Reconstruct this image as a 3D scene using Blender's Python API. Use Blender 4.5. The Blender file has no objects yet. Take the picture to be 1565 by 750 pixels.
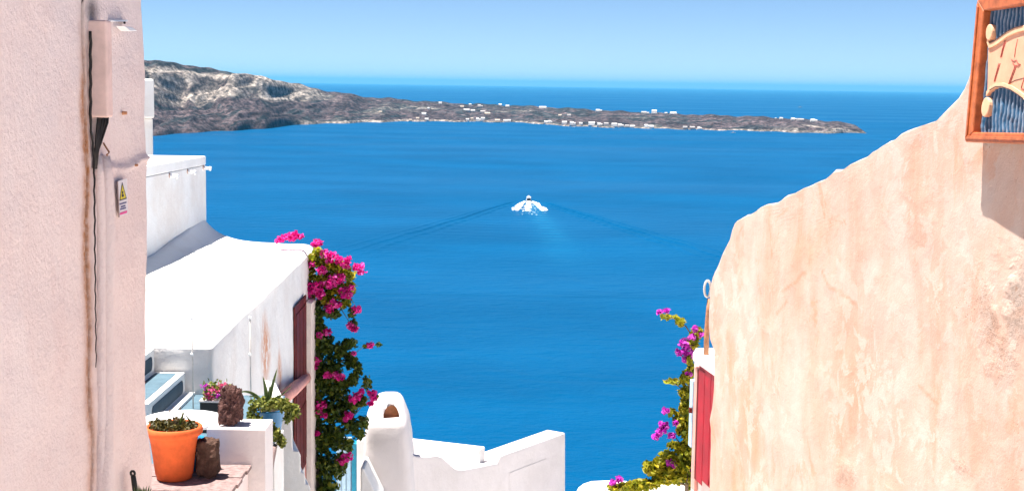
import bpy, bmesh, math, random
import numpy as np
from mathutils import Vector, Matrix, noise as mnoise

random.seed(7)
RNG = np.random.default_rng(11)
scene = bpy.context.scene
COL = scene.collection
R = math.radians

# ------------------------------------------------------------------ camera
CAMZ = 100.0                      # the alley stands about 100 m above the sea
FPX = 1565 * 50 / 36              # focal length in photo pixels
PITCH = math.atan(245.5 / FPX)
ROLL = R(0.84)
fwd = np.array([0, math.cos(PITCH), -math.sin(PITCH)])
_r0 = np.array([1.0, 0, 0]); _u0 = np.array([0, math.sin(PITCH), math.cos(PITCH)])
cr = _r0 * math.cos(ROLL) + _u0 * math.sin(ROLL)
cu = -_r0 * math.sin(ROLL) + _u0 * math.cos(ROLL)
cam_d = bpy.data.cameras.new('camera')
cam_d.lens = 50; cam_d.sensor_width = 36; cam_d.clip_start = 0.05; cam_d.clip_end = 300000
cam = bpy.data.objects.new('camera', cam_d); COL.objects.link(cam)
cam.matrix_world = Matrix(((cr[0], cu[0], -fwd[0], 0), (cr[1], cu[1], -fwd[1], 0),
                           (cr[2], cu[2], -fwd[2], CAMZ), (0, 0, 0, 1)))
scene.camera = cam
CAM = np.array([0, 0, CAMZ])

# ------------------------------------------------------------------ sky, sun, exposure
SUN_EL = R(74.5); SUN_AHEAD = R(4)          # sun high on the left, a touch ahead
sun_dir = np.array([-math.cos(SUN_EL) * math.cos(SUN_AHEAD), math.cos(SUN_EL) * math.sin(SUN_AHEAD), math.sin(SUN_EL)])
world = bpy.data.worlds.new('World'); scene.world = world; world.use_nodes = True
wn = world.node_tree.nodes; wl = world.node_tree.links
bg = wn['Background']
sky = wn.new('ShaderNodeTexSky'); sky.sky_type = 'NISHITA'; sky.sun_disc = False
sky.sun_elevation = SUN_EL; sky.sun_rotation = -math.pi / 2 + SUN_AHEAD
sky.altitude = 100; sky.air_density = 0.5; sky.dust_density = 0.0; sky.ozone_density = 6.0
wl.new(sky.outputs[0], bg.inputs[0]); bg.inputs[1].default_value = 0.050
sl = bpy.data.lights.new('sun', 'SUN'); sl.energy = 5.0; sl.angle = R(0.5); sl.color = (1.0, 0.945, 0.88)
so = bpy.data.objects.new('sun', sl); COL.objects.link(so)
so.rotation_euler = Vector(tuple(sun_dir)).to_track_quat('Z', 'Y').to_euler()
so.location = (0, 0, CAMZ + 60)
scene.view_settings.view_transform = 'Standard'; scene.view_settings.look = 'None'
scene.view_settings.gamma = 1.0; scene.view_settings.use_curve_mapping = False
scene.view_settings.exposure = 1.50

# ------------------------------------------------------------------ photo pixel helpers
def ray(px, py):
    d = fwd * FPX + cr * (px - 782.5) + cu * (375 - py)
    return d / d[1]
def P(px, py, Y):                 # point at forward distance Y
    return CAM + ray(px, py) * Y
def PZ(px, py, z):                # point on the horizontal plane at height z below the eye
    d = ray(px, py); return CAM + d * (z / d[2])
def PPL(px, py, p0, n):           # point on a plane
    d = ray(px, py); t = np.dot(np.asarray(p0) - CAM, n) / np.dot(d, n); return CAM + d * t
def W(x, y, z): return np.array([x, y, CAMZ + z])   # z measured from the eye

# ------------------------------------------------------------------ noise
def _h(ix, iy, iz, s):
    n = (ix * 374761393 + iy * 668265263 + iz * 2147483647 + s * 1274126177) & 0xFFFFFFFF
    n = ((n ^ (n >> 13)) * 1274126177) & 0xFFFFFFFF
    n = n ^ (n >> 16)
    return (n & 0xFFFF) / 65535.0
def vnoise(x, y, s=0):
    x = np.asarray(x, float); y = np.asarray(y, float)
    xi = np.floor(x).astype(np.int64); yi = np.floor(y).astype(np.int64)
    fx = x - xi; fy = y - yi; fx = fx * fx * (3 - 2 * fx); fy = fy * fy * (3 - 2 * fy)
    a = _h(xi, yi, 0 * xi, s); b = _h(xi + 1, yi, 0 * xi, s); c = _h(xi, yi + 1, 0 * xi, s); d = _h(xi + 1, yi + 1, 0 * xi, s)
    return (a * (1 - fx) + b * fx) * (1 - fy) + (c * (1 - fx) + d * fx) * fy
def fbm(x, y, o=4, s=0):
    t = 0; a = .5; f = 1
    for k in range(o):
        t = t + a * (vnoise(np.asarray(x) * f, np.asarray(y) * f, s + k * 17) - .5); a *= .5; f *= 2.03
    return t * 2
def interp(x, pts):
    p = np.array(pts, float); return np.interp(x, p[:, 0], p[:, 1])

# ------------------------------------------------------------------ materials
class NT:
    def __init__(s, name):
        s.m = bpy.data.materials.new(name); s.m.use_nodes = True
        s.n = s.m.node_tree.nodes; s.l = s.m.node_tree.links
        s.b = s.n['Principled BSDF']; s.out = s.n['Material Output']
    def N(s, t, **k):
        n = s.n.new(t)
        for a, v in k.items(): setattr(n, a, v)
        return n
    def L(s, a, b): s.l.new(a, b)
    def noise(s, scale, detail=6, rough=.6, vec=None, dist=0):
        n = s.N('ShaderNodeTexNoise'); n.inputs['Scale'].default_value = scale
        n.inputs['Detail'].default_value = detail; n.inputs['Roughness'].default_value = rough
        n.inputs['Distortion'].default_value = dist
        if vec is not None: s.L(vec, n.inputs['Vector'])
        return n.outputs['Fac']
    def ramp(s, fac, stops):
        n = s.N('ShaderNodeValToRGB'); e = n.color_ramp.elements
        while len(e) < len(stops): e.new(.5)
        for i, (p, c) in enumerate(stops):
            e[i].position = p; e[i].color = (c[0], c[1], c[2], 1) if hasattr(c, '__len__') else (c, c, c, 1)
        s.L(fac, n.inputs[0]); return n.outputs[0]
    def mix(s, fac, a, b, mode='MIX'):
        n = s.N('ShaderNodeMix', data_type='RGBA', blend_type=mode)
        for inp, v in ((n.inputs[0], fac), (n.inputs[6], a), (n.inputs[7], b)):
            if hasattr(v, 'is_output') or isinstance(v, bpy.types.NodeSocket): s.L(v, inp)
            elif hasattr(v, '__len__'): inp.default_value = (v[0], v[1], v[2], 1)
            else: inp.default_value = v
        return n.outputs[2]
    def math(s, op, a, b=None):
        n = s.N('ShaderNodeMath', operation=op)
        for i, v in enumerate((a, b)):
            if v is None: continue
            if isinstance(v, bpy.types.NodeSocket): s.L(v, n.inputs[i])
            else: n.inputs[i].default_value = v
        return n.outputs[0]
    def coord(s, which='Object', scale=(1, 1, 1), rot=(0, 0, 0)):
        if which == 'Position': o = s.N('ShaderNodeNewGeometry').outputs['Position']
        else: o = s.N('ShaderNodeTexCoord').outputs[which]
        m = s.N('ShaderNodeMapping'); m.inputs['Scale'].default_value = scale; m.inputs['Rotation'].default_value = rot
        s.L(o, m.inputs[0]); return m.outputs[0]
    def bump(s, h, strength, dist, prev=None):
        n = s.N('ShaderNodeBump'); n.inputs['Strength'].default_value = strength; n.inputs['Distance'].default_value = dist
        s.L(h, n.inputs['Height'])
        if prev is not None: s.L(prev, n.inputs['Normal'])
        return n.outputs[0]
    def attr(s, name):
        return s.N('ShaderNodeAttribute', attribute_name=name).outputs
    def set(s, base=None, rough=None, spec=None, normal=None):
        for key, v in (('Base Color', base), ('Roughness', rough), ('Specular IOR Level', spec), ('Normal', normal)):
            if v is None: continue
            if isinstance(v, bpy.types.NodeSocket): s.L(v, s.b.inputs[key])
            elif hasattr(v, '__len__'): s.b.inputs[key].default_value = (v[0], v[1], v[2], 1)
            else: s.b.inputs[key].default_value = v
        return s.m

def simple(name, col, rough=.6, var=.25, scale=12, bump=.15, bscale=80, bd=.004, spec=.3):
    t = NT(name); v = t.coord('Object')
    n1 = t.noise(scale, 5, .65, v); n2 = t.noise(bscale, 4, .6, v)
    c = t.ramp(n1, [(.3, [x * (1 - var) for x in col]), (.7, [min(1, x * (1 + var)) for x in col])])
    return t.set(c, rough, spec, t.bump(n2, bump, bd))

def whitewash(name, col=(.80, .79, .77), warm=(.74, .70, .66), bscale=38):
    t = NT(name); v = t.coord('Position')
    a = t.noise(1.7, 6, .6, v); b = t.noise(bscale, 5, .62, v); c = t.noise(5.5, 5, .6, v); g = t.noise(180, 2, .5, v)
    base = t.ramp(a, [(.38, warm), (.56, col)])
    vs = t.coord('Position', (9, 9, .9)); st = t.noise(1.0, 4, .6, vs)
    dirt = t.ramp(st, [(.60, 0.0), (.78, .22)])
    base = t.mix(dirt, base, (.56, .52, .47))
    n = t.bump(c, .35, .03); n = t.bump(b, .35, .010, n); n = t.bump(g, .25, .002, n)
    return t.set(base, .85, .2, n)

M = {}
M['white'] = whitewash('whitewash')
M['white_shade_tone'] = whitewash('shade_toned_whitewash', (.70, .645, .635), (.655, .60, .585), 30)  # darker, pinker whitewash copy; the shaded look is put into its colour
M['white_smooth'] = whitewash('whitewash_fresh', (.83, .82, .80), (.79, .77, .74), 24)
# pink house render: coarse grain
def pink_mat():
    t = NT('pink_stucco'); v = t.coord('Position')
    a = t.noise(2.2, 6, .62, v); g = t.noise(150, 3, .7, v); g2 = t.noise(60, 4, .7, v); m = t.noise(9, 4, .6, v)
    base = t.ramp(a, [(.34, (.80, .645, .61)), (.62, (.83, .71, .68))])
    gr = t.ramp(g2, [(.28, (.54, .37, .34)), (.46, (.81, .67, .635))])
    base = t.mix(.30, base, gr)
    dr_ = t.noise(3, 5, .6, t.coord('Position', (3, 3, .35)))
    base = t.mix(t.ramp(dr_, [(.52, 0), (.74, .35)]), base, (.74, .55, .52))
    pa_ = t.noise(1.1, 5, .55, v, .6)
    base = t.mix(t.ramp(pa_, [(.52, 0), (.60, .4)]), base, (.84, .74, .72))
    st = t.attr('stain')['Fac']
    nz = t.noise(38, 5, .7, v)
    f = t.math('MULTIPLY', st, t.ramp(nz, [(.25, .35), (.6, 1.0)]))
    base = t.mix(f, base, (.40, .16, .055))
    so = t.attr('gap_shade_smudge')['Fac']
    base = t.mix(t.math('MULTIPLY', so, t.ramp(nz, [(.25, .7), (.5, 1.0)])), base, (.05, .035, .035))  # gap shade and smudge mixed into the wall colour
    n = t.bump(m, .3, .02); n = t.bump(g2, .55, .010, n); n = t.bump(g, .5, .004, n)
    return t.set(base, .9, .15, n)
M['pink'] = pink_mat()
def peach_mat():
    t = NT('peach_plaster'); v = t.coord('Position')
    vs = t.coord('Position', (1.3, 1.3, .45))
    a = t.noise(2.0, 7, .6, vs, .6); s = t.noise(5.0, 5, .6, t.coord('Position', (1.2, 1.2, .35))); g = t.noise(120, 4, .7, v); m = t.noise(16, 5, .6, v)
    base = t.ramp(a, [(.30, (.52, .30, .21)), (.50, (.54, .375, .300)), (.66, (.55, .43, .365))])
    st = t.ramp(s, [(.50, 0), (.72, .6)])
    base = t.mix(st, base, (.56, .475, .415))
    bl = t.noise(1.5, 7, .62, t.coord('Position', (1, 1, .6)), .5)
    base = t.mix(t.ramp(bl, [(.54, 0), (.72, .8)]), base, (.58, .285, .165))
    fl = t.noise(7, 9, .68, v, .5); fm = t.noise(1.3, 4, .6, v)
    base = t.mix(t.math('MULTIPLY', t.ramp(fl, [(.50, 0), (.545, .55)]), t.ramp(fm, [(.42, 0), (.58, 1)])), base, (.60, .51, .45))
    fo2 = t.noise(4.5, 9, .7, t.coord('Position', (1, 1, .7)), .7)
    base = t.mix(t.math('MULTIPLY', t.ramp(fo2, [(.55, 0), (.60, .5)]), t.ramp(fm, [(.40, 1), (.56, 0)])), base, (.54, .25, .14))
    vo = t.N('ShaderNodeTexVoronoi'); vo.inputs['Scale'].default_value = 55; t.L(v, vo.inputs['Vector'])
    pit = t.math('MULTIPLY', t.ramp(vo.outputs['Distance'], [(.10, 1), (.20, 0)]), t.ramp(t.noise(3, 4, .6, v), [(.56, 0), (.66, .6)]))
    base = t.mix(pit, base, (.30, .16, .10))
    cr_ = t.attr('crumble')['Fac']
    cn = t.noise(42, 5, .75, v)
    base = t.mix(t.math('MULTIPLY', cr_, t.ramp(cn, [(.36, .9), (.44, 0)])), base, (.42, .25, .17))
    ck = t.attr('crack')['Fac']
    base = t.mix(ck, base, (.45, .22, .12))
    n = t.bump(m, .30, .012); n = t.bump(fl, .35, .008, n); n = t.bump(g, .45, .003, n); n = t.bump(t.math('SUBTRACT', 1.0, pit), .5, .006, n)
    n = t.bump(t.math('MULTIPLY', cr_, cn), .9, .05, n)
    return t.set(base, .9, .15, n)
M['peach'] = peach_mat()
M['peach_plain'] = simple('peach_render', (.72, .46, .35), .9, .12, 6, .3, 90, .005, .15)
M['terracotta'] = simple('terracotta', (.64, .115, .030), .85, .22, 9, .2, 120, .002, .25)
M['soil'] = simple('potting_soil', (.035, .025, .018), .95, .4, 40, .8, 90, .01, .1)
M['wood_orange'] = simple('varnished_wood', (.46, .125, .040), .42, .35, 30, .25, 160, .002, .4)
M['wood_grey'] = simple('weathered_board', (.24, .17, .16), .85, .4, 25, .5, 120, .004, .2)
M['red_paint'] = simple('red_paint', (.34, .006, .018), .5, .22, 9, .2, 60, .002, .4)
M['dark_red'] = simple('oxblood_door', (.105, .010, .008), .6, .5, 10, .3, 70, .003, .3)
M['pink_wood'] = simple('pink_painted_wood', (.70, .33, .28), .7, .18, 14, .25, 90, .003, .2)
M['pale_wood'] = simple('pale_pink_render', (.76, .64, .58), .85, .10, 9, .3, 90, .004, .2)
M['blue_paint'] = simple('blue_paint', (.012, .13, .30), .5, .2, 14, .2, 70, .002, .35)
M['teal_paint'] = simple('teal_paint', (.01, .22, .34), .5, .15, 14, .2, 70, .002, .35)
M['pale_blue'] = simple('pale_blue_paint', (.40, .56, .68), .65, .12, 14, .2, 70, .002, .3)
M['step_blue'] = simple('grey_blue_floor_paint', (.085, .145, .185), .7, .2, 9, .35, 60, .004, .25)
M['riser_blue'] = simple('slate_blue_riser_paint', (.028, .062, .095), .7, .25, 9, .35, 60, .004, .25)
M['plastic_white'] = simple('white_plastic', (.84, .84, .84), .45, .03, 6, .05, 60, .001, .35)
M['plastic_black'] = simple('black_plastic', (.012, .012, .013), .45, .2, 8, .1, 60, .001, .4)
M['cable'] = simple('black_cable', (.02, .017, .016), .6, .4, 20, .2, 90, .001, .3)
M['rust'] = simple('rusty_pipe', (.40, .19, .10), .7, .35, 40, .3, 120, .002, .3)
M['metal_pale'] = simple('painted_pale_metal', (.62, .58, .54), .5, .15, 20, .1, 90, .001, .4)
M['lava'] = simple('lava_rock', (.115, .060, .052), .95, .5, 22, 1.0, 70, .012, .1)
M['lava_dark'] = simple('brown_boulder', (.085, .050, .038), .95, .45, 26, .9, 110, .008, .1)
M['bark'] = simple('vine_bark', (.20, .15, .11), .9, .4, 30, .6, 60, .006, .15)
M['cloth_blue'] = simple('blue_cloth', (.03, .27, .60), .8, .3, 25, .4, 90, .003, .2)
M['paving'] = simple('pale_paving', (.70, .65, .59), .85, .15, 4, .4, 40, .006, .2)
M['spout'] = simple('rusty_spout', (.45, .26, .18), .7, .3, 40, .3, 120, .002, .3)
M['sand_inner'] = simple('flue_sand_render', (.62, .40, .27), .9, .3, 14, .4, 60, .006, .15)  # browner and darker than the whitewashed stack around it

def leaf_mat(name, c1, c2, c3, trans=.42):
    t = NT(name)
    rnd = t.attr('leafcol')['Fac']
    c = t.ramp(rnd, [(.0, c1), (.5, c2), (1.0, c3)])
    t.set(c, .5, .3)
    tr = t.N('ShaderNodeBsdfTranslucent'); t.L(c, tr.inputs[0])
    mx = t.N('ShaderNodeMixShader'); mx.inputs[0].default_value = trans
    t.L(t.b.outputs[0], mx.inputs[1]); t.L(tr.outputs[0], mx.inputs[2]); t.L(mx.outputs[0], t.out.inputs[0])
    return t.m
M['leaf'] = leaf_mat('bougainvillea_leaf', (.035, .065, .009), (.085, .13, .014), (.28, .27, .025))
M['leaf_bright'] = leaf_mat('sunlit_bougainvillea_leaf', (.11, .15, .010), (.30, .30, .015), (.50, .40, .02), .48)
M['leaf_succ'] = leaf_mat('succulent_leaf', (.07, .10, .015), (.16, .19, .03), (.28, .27, .05), .25)
M['leaf_agave'] = leaf_mat('agave_leaf', (.05, .09, .03), (.10, .15, .05), (.30, .32, .12), .15)
M['bract'] = leaf_mat('magenta_bract', (.62, .006, .20), (.80, .020, .33), (.85, .13, .48), .4)
M['bract_purple'] = leaf_mat('purple_bract', (.48, .015, .42), (.66, .05, .60), (.72, .18, .60), .4)
M['geranium'] = leaf_mat('pink_petal', (.60, .05, .10), (.66, .10, .22), (.62, .03, .36), .3)
M['moss'] = leaf_mat('sedum', (.035, .04, .008), (.065, .055, .014), (.17, .13, .03), .2)

# ------------------------------------------------------------------ object helpers
def mesh_obj(name, verts, faces, mat, parent=None, smooth=False):
    me = bpy.data.meshes.new(name)
    me.from_pydata([tuple(map(float, v)) for v in verts], [], [tuple(map(int, f)) for f in faces])
    me.validate(); me.update()
    return link(name, me, mat, parent, smooth)
def link(name, me, mat, parent=None, smooth=False):
    if mat is not None: me.materials.append(mat)
    if smooth: me.polygons.foreach_set('use_smooth', [True] * len(me.polygons))
    o = bpy.data.objects.new(name, me); COL.objects.link(o)
    if parent is not None:
        o.parent = parent; o.matrix_parent_inverse = parent_inv(parent)
    return o
def parent_inv(p):
    m = Matrix.LocRotScale(p.location, p.rotation_euler, p.scale)
    if p.parent is not None:
        m = Matrix.LocRotScale(p.parent.location, p.parent.rotation_euler, p.parent.scale) @ p.matrix_parent_inverse @ m
    return m.inverted()
def tag(o, label, cat, group=None, kind=None):
    o['label'] = label; o['category'] = cat
    if group: o['group'] = group
    if kind: o['kind'] = kind
    return o
def struct(o, label=None, cat=None):
    o['kind'] = 'structure'
    if label: o['label'] = label
    if cat: o['category'] = cat
    return o
def thing(name, label, cat, loc, group=None):
    o = bpy.data.objects.new(name, None); COL.objects.link(o); o.location = tuple(map(float, loc)); o.empty_display_size = .1
    return tag(o, label, cat, group)
def bm_obj(name, bm, mat, parent=None, smooth=False):
    bmesh.ops.recalc_face_normals(bm, faces=bm.faces[:])
    me = bpy.data.meshes.new(name); bm.to_mesh(me); bm.free()
    return link(name, me, mat, parent, smooth)
def bevel(bm, w, seg=2):
    es = [e for e in bm.edges if len(e.link_faces) == 2 and e.calc_face_angle(0) > .5]
    bmesh.ops.bevel(bm, geom=es, offset=w, segments=seg, profile=.5, affect='EDGES', clamp_overlap=True)
def box_bm(x0, x1, y0, y1, z0, z1, bev=0, seg=2):
    bm = bmesh.new()
    vs = [bm.verts.new((x, y, z)) for x in (x0, x1) for y in (y0, y1) for z in (z0, z1)]
    for f in ((0, 1, 3, 2), (4, 6, 7, 5), (0, 4, 5, 1), (2, 3, 7, 6), (0, 2, 6, 4), (1, 5, 7, 3)): bm.faces.new([vs[i] for i in f])
    if bev: bevel(bm, bev, seg)
    return bm
def box(name, x0, x1, y0, y1, z0, z1, mat, parent=None, bev=0, seg=2, smooth=False):
    return bm_obj(name, box_bm(x0, x1, y0, y1, CAMZ + z0, CAMZ + z1, bev, seg), mat, parent, smooth)
def prism(name, pts, off, mat, parent=None, bev=0, seg=2):
    """polygon of 3-D points swept along off"""
    bm = bmesh.new(); off = np.asarray(off)
    a = [bm.verts.new(tuple(p)) for p in pts]; b = [bm.verts.new(tuple(np.asarray(p) + off)) for p in pts]
    n = len(pts); bm.faces.new(a); bm.faces.new(b[::-1])
    for i in range(n): bm.faces.new((a[i], a[(i + 1) % n], b[(i + 1) % n], b[i]))
    bmesh.ops.recalc_face_normals(bm, faces=bm.faces[:])
    if bev: bevel(bm, bev, seg)
    return bm_obj(name, bm, mat, parent)
def tube(name, pts, rad, mat, parent=None, seg=8, closed=False):
    pts = [np.asarray(p, float) for p in pts]; n = len(pts)
    rads = rad if hasattr(rad, '__len__') else [rad] * n
    V = []; Fc = []
    prev = None
    for i, p in enumerate(pts):
        t = pts[(i + 1) % n if closed else min(i + 1, n - 1)] - pts[(i - 1) % n if closed else max(i - 1, 0)]
        t = t / (np.linalg.norm(t) + 1e-9)
        if prev is None:
            a = np.cross(t, [0, 0, 1.0]);
            if np.linalg.norm(a) < .1: a = np.cross(t, [0, 1.0, 0])
        else: a = prev - t * np.dot(prev, t)
        a = a / np.linalg.norm(a); prev = a; b = np.cross(t, a)
        for k in range(seg):
            q = 2 * math.pi * k / seg; V.append(p + rads[i] * (a * math.cos(q) + b * math.sin(q)))
    for i in range(n if closed else n - 1):
        for k in range(seg):
            j = (i + 1) % n
            Fc.append((i * seg + k, i * seg + (k + 1) % seg, j * seg + (k + 1) % seg, j * seg + k))
    if not closed:
        Fc.append(tuple(range(seg))[::-1]); Fc.append(tuple(range((n - 1) * seg, n * seg)))
    return mesh_obj(name, V, Fc, mat, parent, True)
def lathe(name, prof, c, mat, parent=None, seg=40, smooth=True):
    V = []; Fc = []
    for r, z in prof:
        for k in range(seg):
            q = 2 * math.pi * k / seg; V.append((c[0] + r * math.cos(q), c[1] + r * math.sin(q), c[2] + z))
    for i in range(len(prof) - 1):
        for k in range(seg):
            Fc.append((i * seg + k, i * seg + (k + 1) % seg, (i + 1) * seg + (k + 1) % seg, (i + 1) * seg + k))
    Fc.append(tuple(range(seg))[::-1]); Fc.append(tuple(range((len(prof) - 1) * seg, len(prof) * seg)))
    o = mesh_obj(name, V, Fc, mat, parent, smooth)
    return o
def set_attr(o, name, vals):
    a = o.data.attributes.new(name, 'FLOAT', 'POINT'); a.data.foreach_set('value', np.asarray(vals, np.float32))
def grid_faces(nu, nv):
    i = np.arange(nu - 1)[:, None] * nv + np.arange(nv - 1)[None, :]
    i = i.ravel(); return np.stack([i, i + nv, i + nv + 1, i + 1], 1)
def fast_mesh(name, V, Fq, mat, parent=None, smooth=True):
    V = np.asarray(V, np.float32); Fq = np.asarray(Fq, np.int32); k = Fq.shape[1]
    me = bpy.data.meshes.new(name)
    me.vertices.add(len(V)); me.vertices.foreach_set('co', V.ravel())
    me.loops.add(Fq.size); me.loops.foreach_set('vertex_index', Fq.ravel())
    me.polygons.add(len(Fq)); me.polygons.foreach_set('loop_start', np.arange(0, Fq.size, k, dtype=np.int32))
    me.polygons.foreach_set('loop_total', np.full(len(Fq), k, np.int32)); me.update(calc_edges=True); me.validate()
    return link(name, me, mat, parent, smooth)

# leaves: each a folded pair of quads
def leaves(name, pts, size, mat, parent=None, up=.3, aspect=1.6, cols=None, droop=0.0):
    pts = np.asarray(pts, float); n = len(pts)
    s = size * RNG.uniform(.65, 1.25, n)
    d = RNG.normal(size=(n, 3)); d[:, 2] -= droop; d /= np.linalg.norm(d, axis=1)[:, None]
    nn = RNG.normal(size=(n, 3)); nn[:, 2] += up * 3; nn -= d * (nn * d).sum(1)[:, None]; nn /= np.linalg.norm(nn, axis=1)[:, None] + 1e-9
    w = np.cross(d, nn)
    L = (s * aspect / 2)[:, None]; H = (s / 2)[:, None]
    base = pts - d * L; tip = pts + d * L - nn * L * .25
    m1 = pts - d * L * .15; m2 = pts + d * L * .45
    V = np.stack([base, m1 + w * H + nn * H * .35, m2 + w * H * .75 + nn * H * .25, tip,
                  m2 - w * H * .75 + nn * H * .25, m1 - w * H + nn * H * .35], 1).reshape(-1, 3)
    i = np.arange(n)[:, None] * 6
    Fq = np.concatenate([i + np.array([0, 1, 2, 3]), i + np.array([0, 3, 4, 5])], 0)
    o = fast_mesh(name, V, Fq, mat, parent, False)
    if cols is None: cols = RNG.uniform(0, 1, n)
    set_attr(o, 'leafcol', np.repeat(np.clip(cols, 0, 1), 6))
    return o
def blob_pts(px, py, rx, ry, n, Y, dY):
    """n points of an uneven clump seen at a photo position, at forward distance Y"""
    q = RNG.normal(size=(n, 3)); q /= np.linalg.norm(q, axis=1)[:, None]
    q *= (RNG.uniform(0, 1, n) ** .55)[:, None]
    return np.array([P(px + a * rx, py + b * ry, Y + c * dY) for a, b, c in q])

# ================================================================== SETTING
# ---- sea
def sea_mat():
    t = NT('sea_water')
    v1 = t.coord('Position', (.055, .10, .10), (0, 0, R(8))); v2 = t.coord('Position', (.20, .34, .3), (0, 0, R(-14)))
    v3 = t.coord('Position', (.006, .009, .01)); v4 = t.coord('Position', (.0011, .0032, .001), (0, 0, R(12)))
    w1 = t.noise(1, 5, .55, v1, .4); w2 = t.noise(1, 5, .6, v2, .3); big = t.noise(1, 4, .55, v3); sl_ = t.noise(1, 3, .5, v4)
    air = t.attr('aerated')['Fac']
    base = t.mix(t.ramp(big, [(.35, 0), (.65, 1)]), (.0, .054, .140), (.0, .068, .172))
    base = t.mix(t.math('MULTIPLY', air, t.ramp(w2, [(.3, .5), (.7, 1)])), base, (.008, .140, .265))
    n = t.bump(w1, .75, 2.6); n = t.bump(w2, .7, .9, n)
    r = t.ramp(sl_, [(.35, .30), (.65, .42)])
    m = t.set(base, r, .04, n)
    t.b.inputs['IOR'].default_value = 1.33
    return m
M['sea'] = sea_mat()
S = 90000.0
sea = mesh_obj('sea', [(-S, -1500, 0), (S, -1500, 0), (S, S, 0), (-S, S, 0)], [(0, 1, 2, 3)], M['sea'])
struct(sea, 'deep blue open sea reaching to the horizon', 'sea')

# ---- boat position and its wake in the water
BOAT = PZ(808, 307, -CAMZ); BX, BY = BOAT[0], BOAT[1]
ny, nx = 420, 330
yy = np.linspace(BY - 560, BY + 20, ny); xx = np.linspace(-175, 175, nx)
XX, YY = np.meshgrid(xx, yy, indexing='ij')
b = np.maximum(BY - 6 - YY, 0); l = XX - 0 - (-.0) * b
al = np.abs(l) - .262 * b - 11 - 2.0 * fbm(b * .01, np.sign(l), 2, 2)
wd = 4.0 + .034 * b
arm = np.exp(-((al + .2 * wd) / wd) ** 2) * np.cos(2 * math.pi * al / (5.6 + .015 * b) + 2.2 * fbm(XX * .02, YY * .02, 2, 31)) * (.85 + .3 * vnoise(XX * .05, YY * .05, 3)) * np.clip(b / 25, 0, 1) * np.clip(1.25 - b / 420, 0, 1)
ins = np.clip(-al / 12, 0, 1)
trans = .13 * ins * np.cos(2 * math.pi * (b + .0022 * l * l) / 19) * np.clip(b / 40, 0, 1) * np.clip(1.2 - b / 420, 0, 1) * (.6 + .8 * vnoise(XX * .03, YY * .02, 8))
edge = np.clip((175 - np.abs(XX)) / 30, 0, 1) * np.clip((YY - (BY - 560)) / 80, 0, 1) * np.clip((BY + 20 - YY) / 20, 0, 1)
ZZ = .05 + (np.where(l > 0, 1.5, 1.0) * arm + 1.5 * trans) * edge
wake = fast_mesh('sea', np.stack([XX + BX, YY, ZZ], 2).reshape(-1, 3), grid_faces(nx, ny), M['sea'])
air = np.exp(-((l - .045 * b + 3 * fbm(b * .02, 0 * b, 3, 5)) / (5 + .022 * b)) ** 2) * np.clip(b / 10, 0, 1) * np.clip(1 - b / 470, 0, 1) * (.55 + .6 * vnoise(XX * .12, YY * .05, 9))
set_attr(wake, 'aerated', np.clip(air * 1.1, 0, 1).ravel())
struct(wake, 'rippled water with the V-shaped wake behind the motor boat', 'sea')

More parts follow.
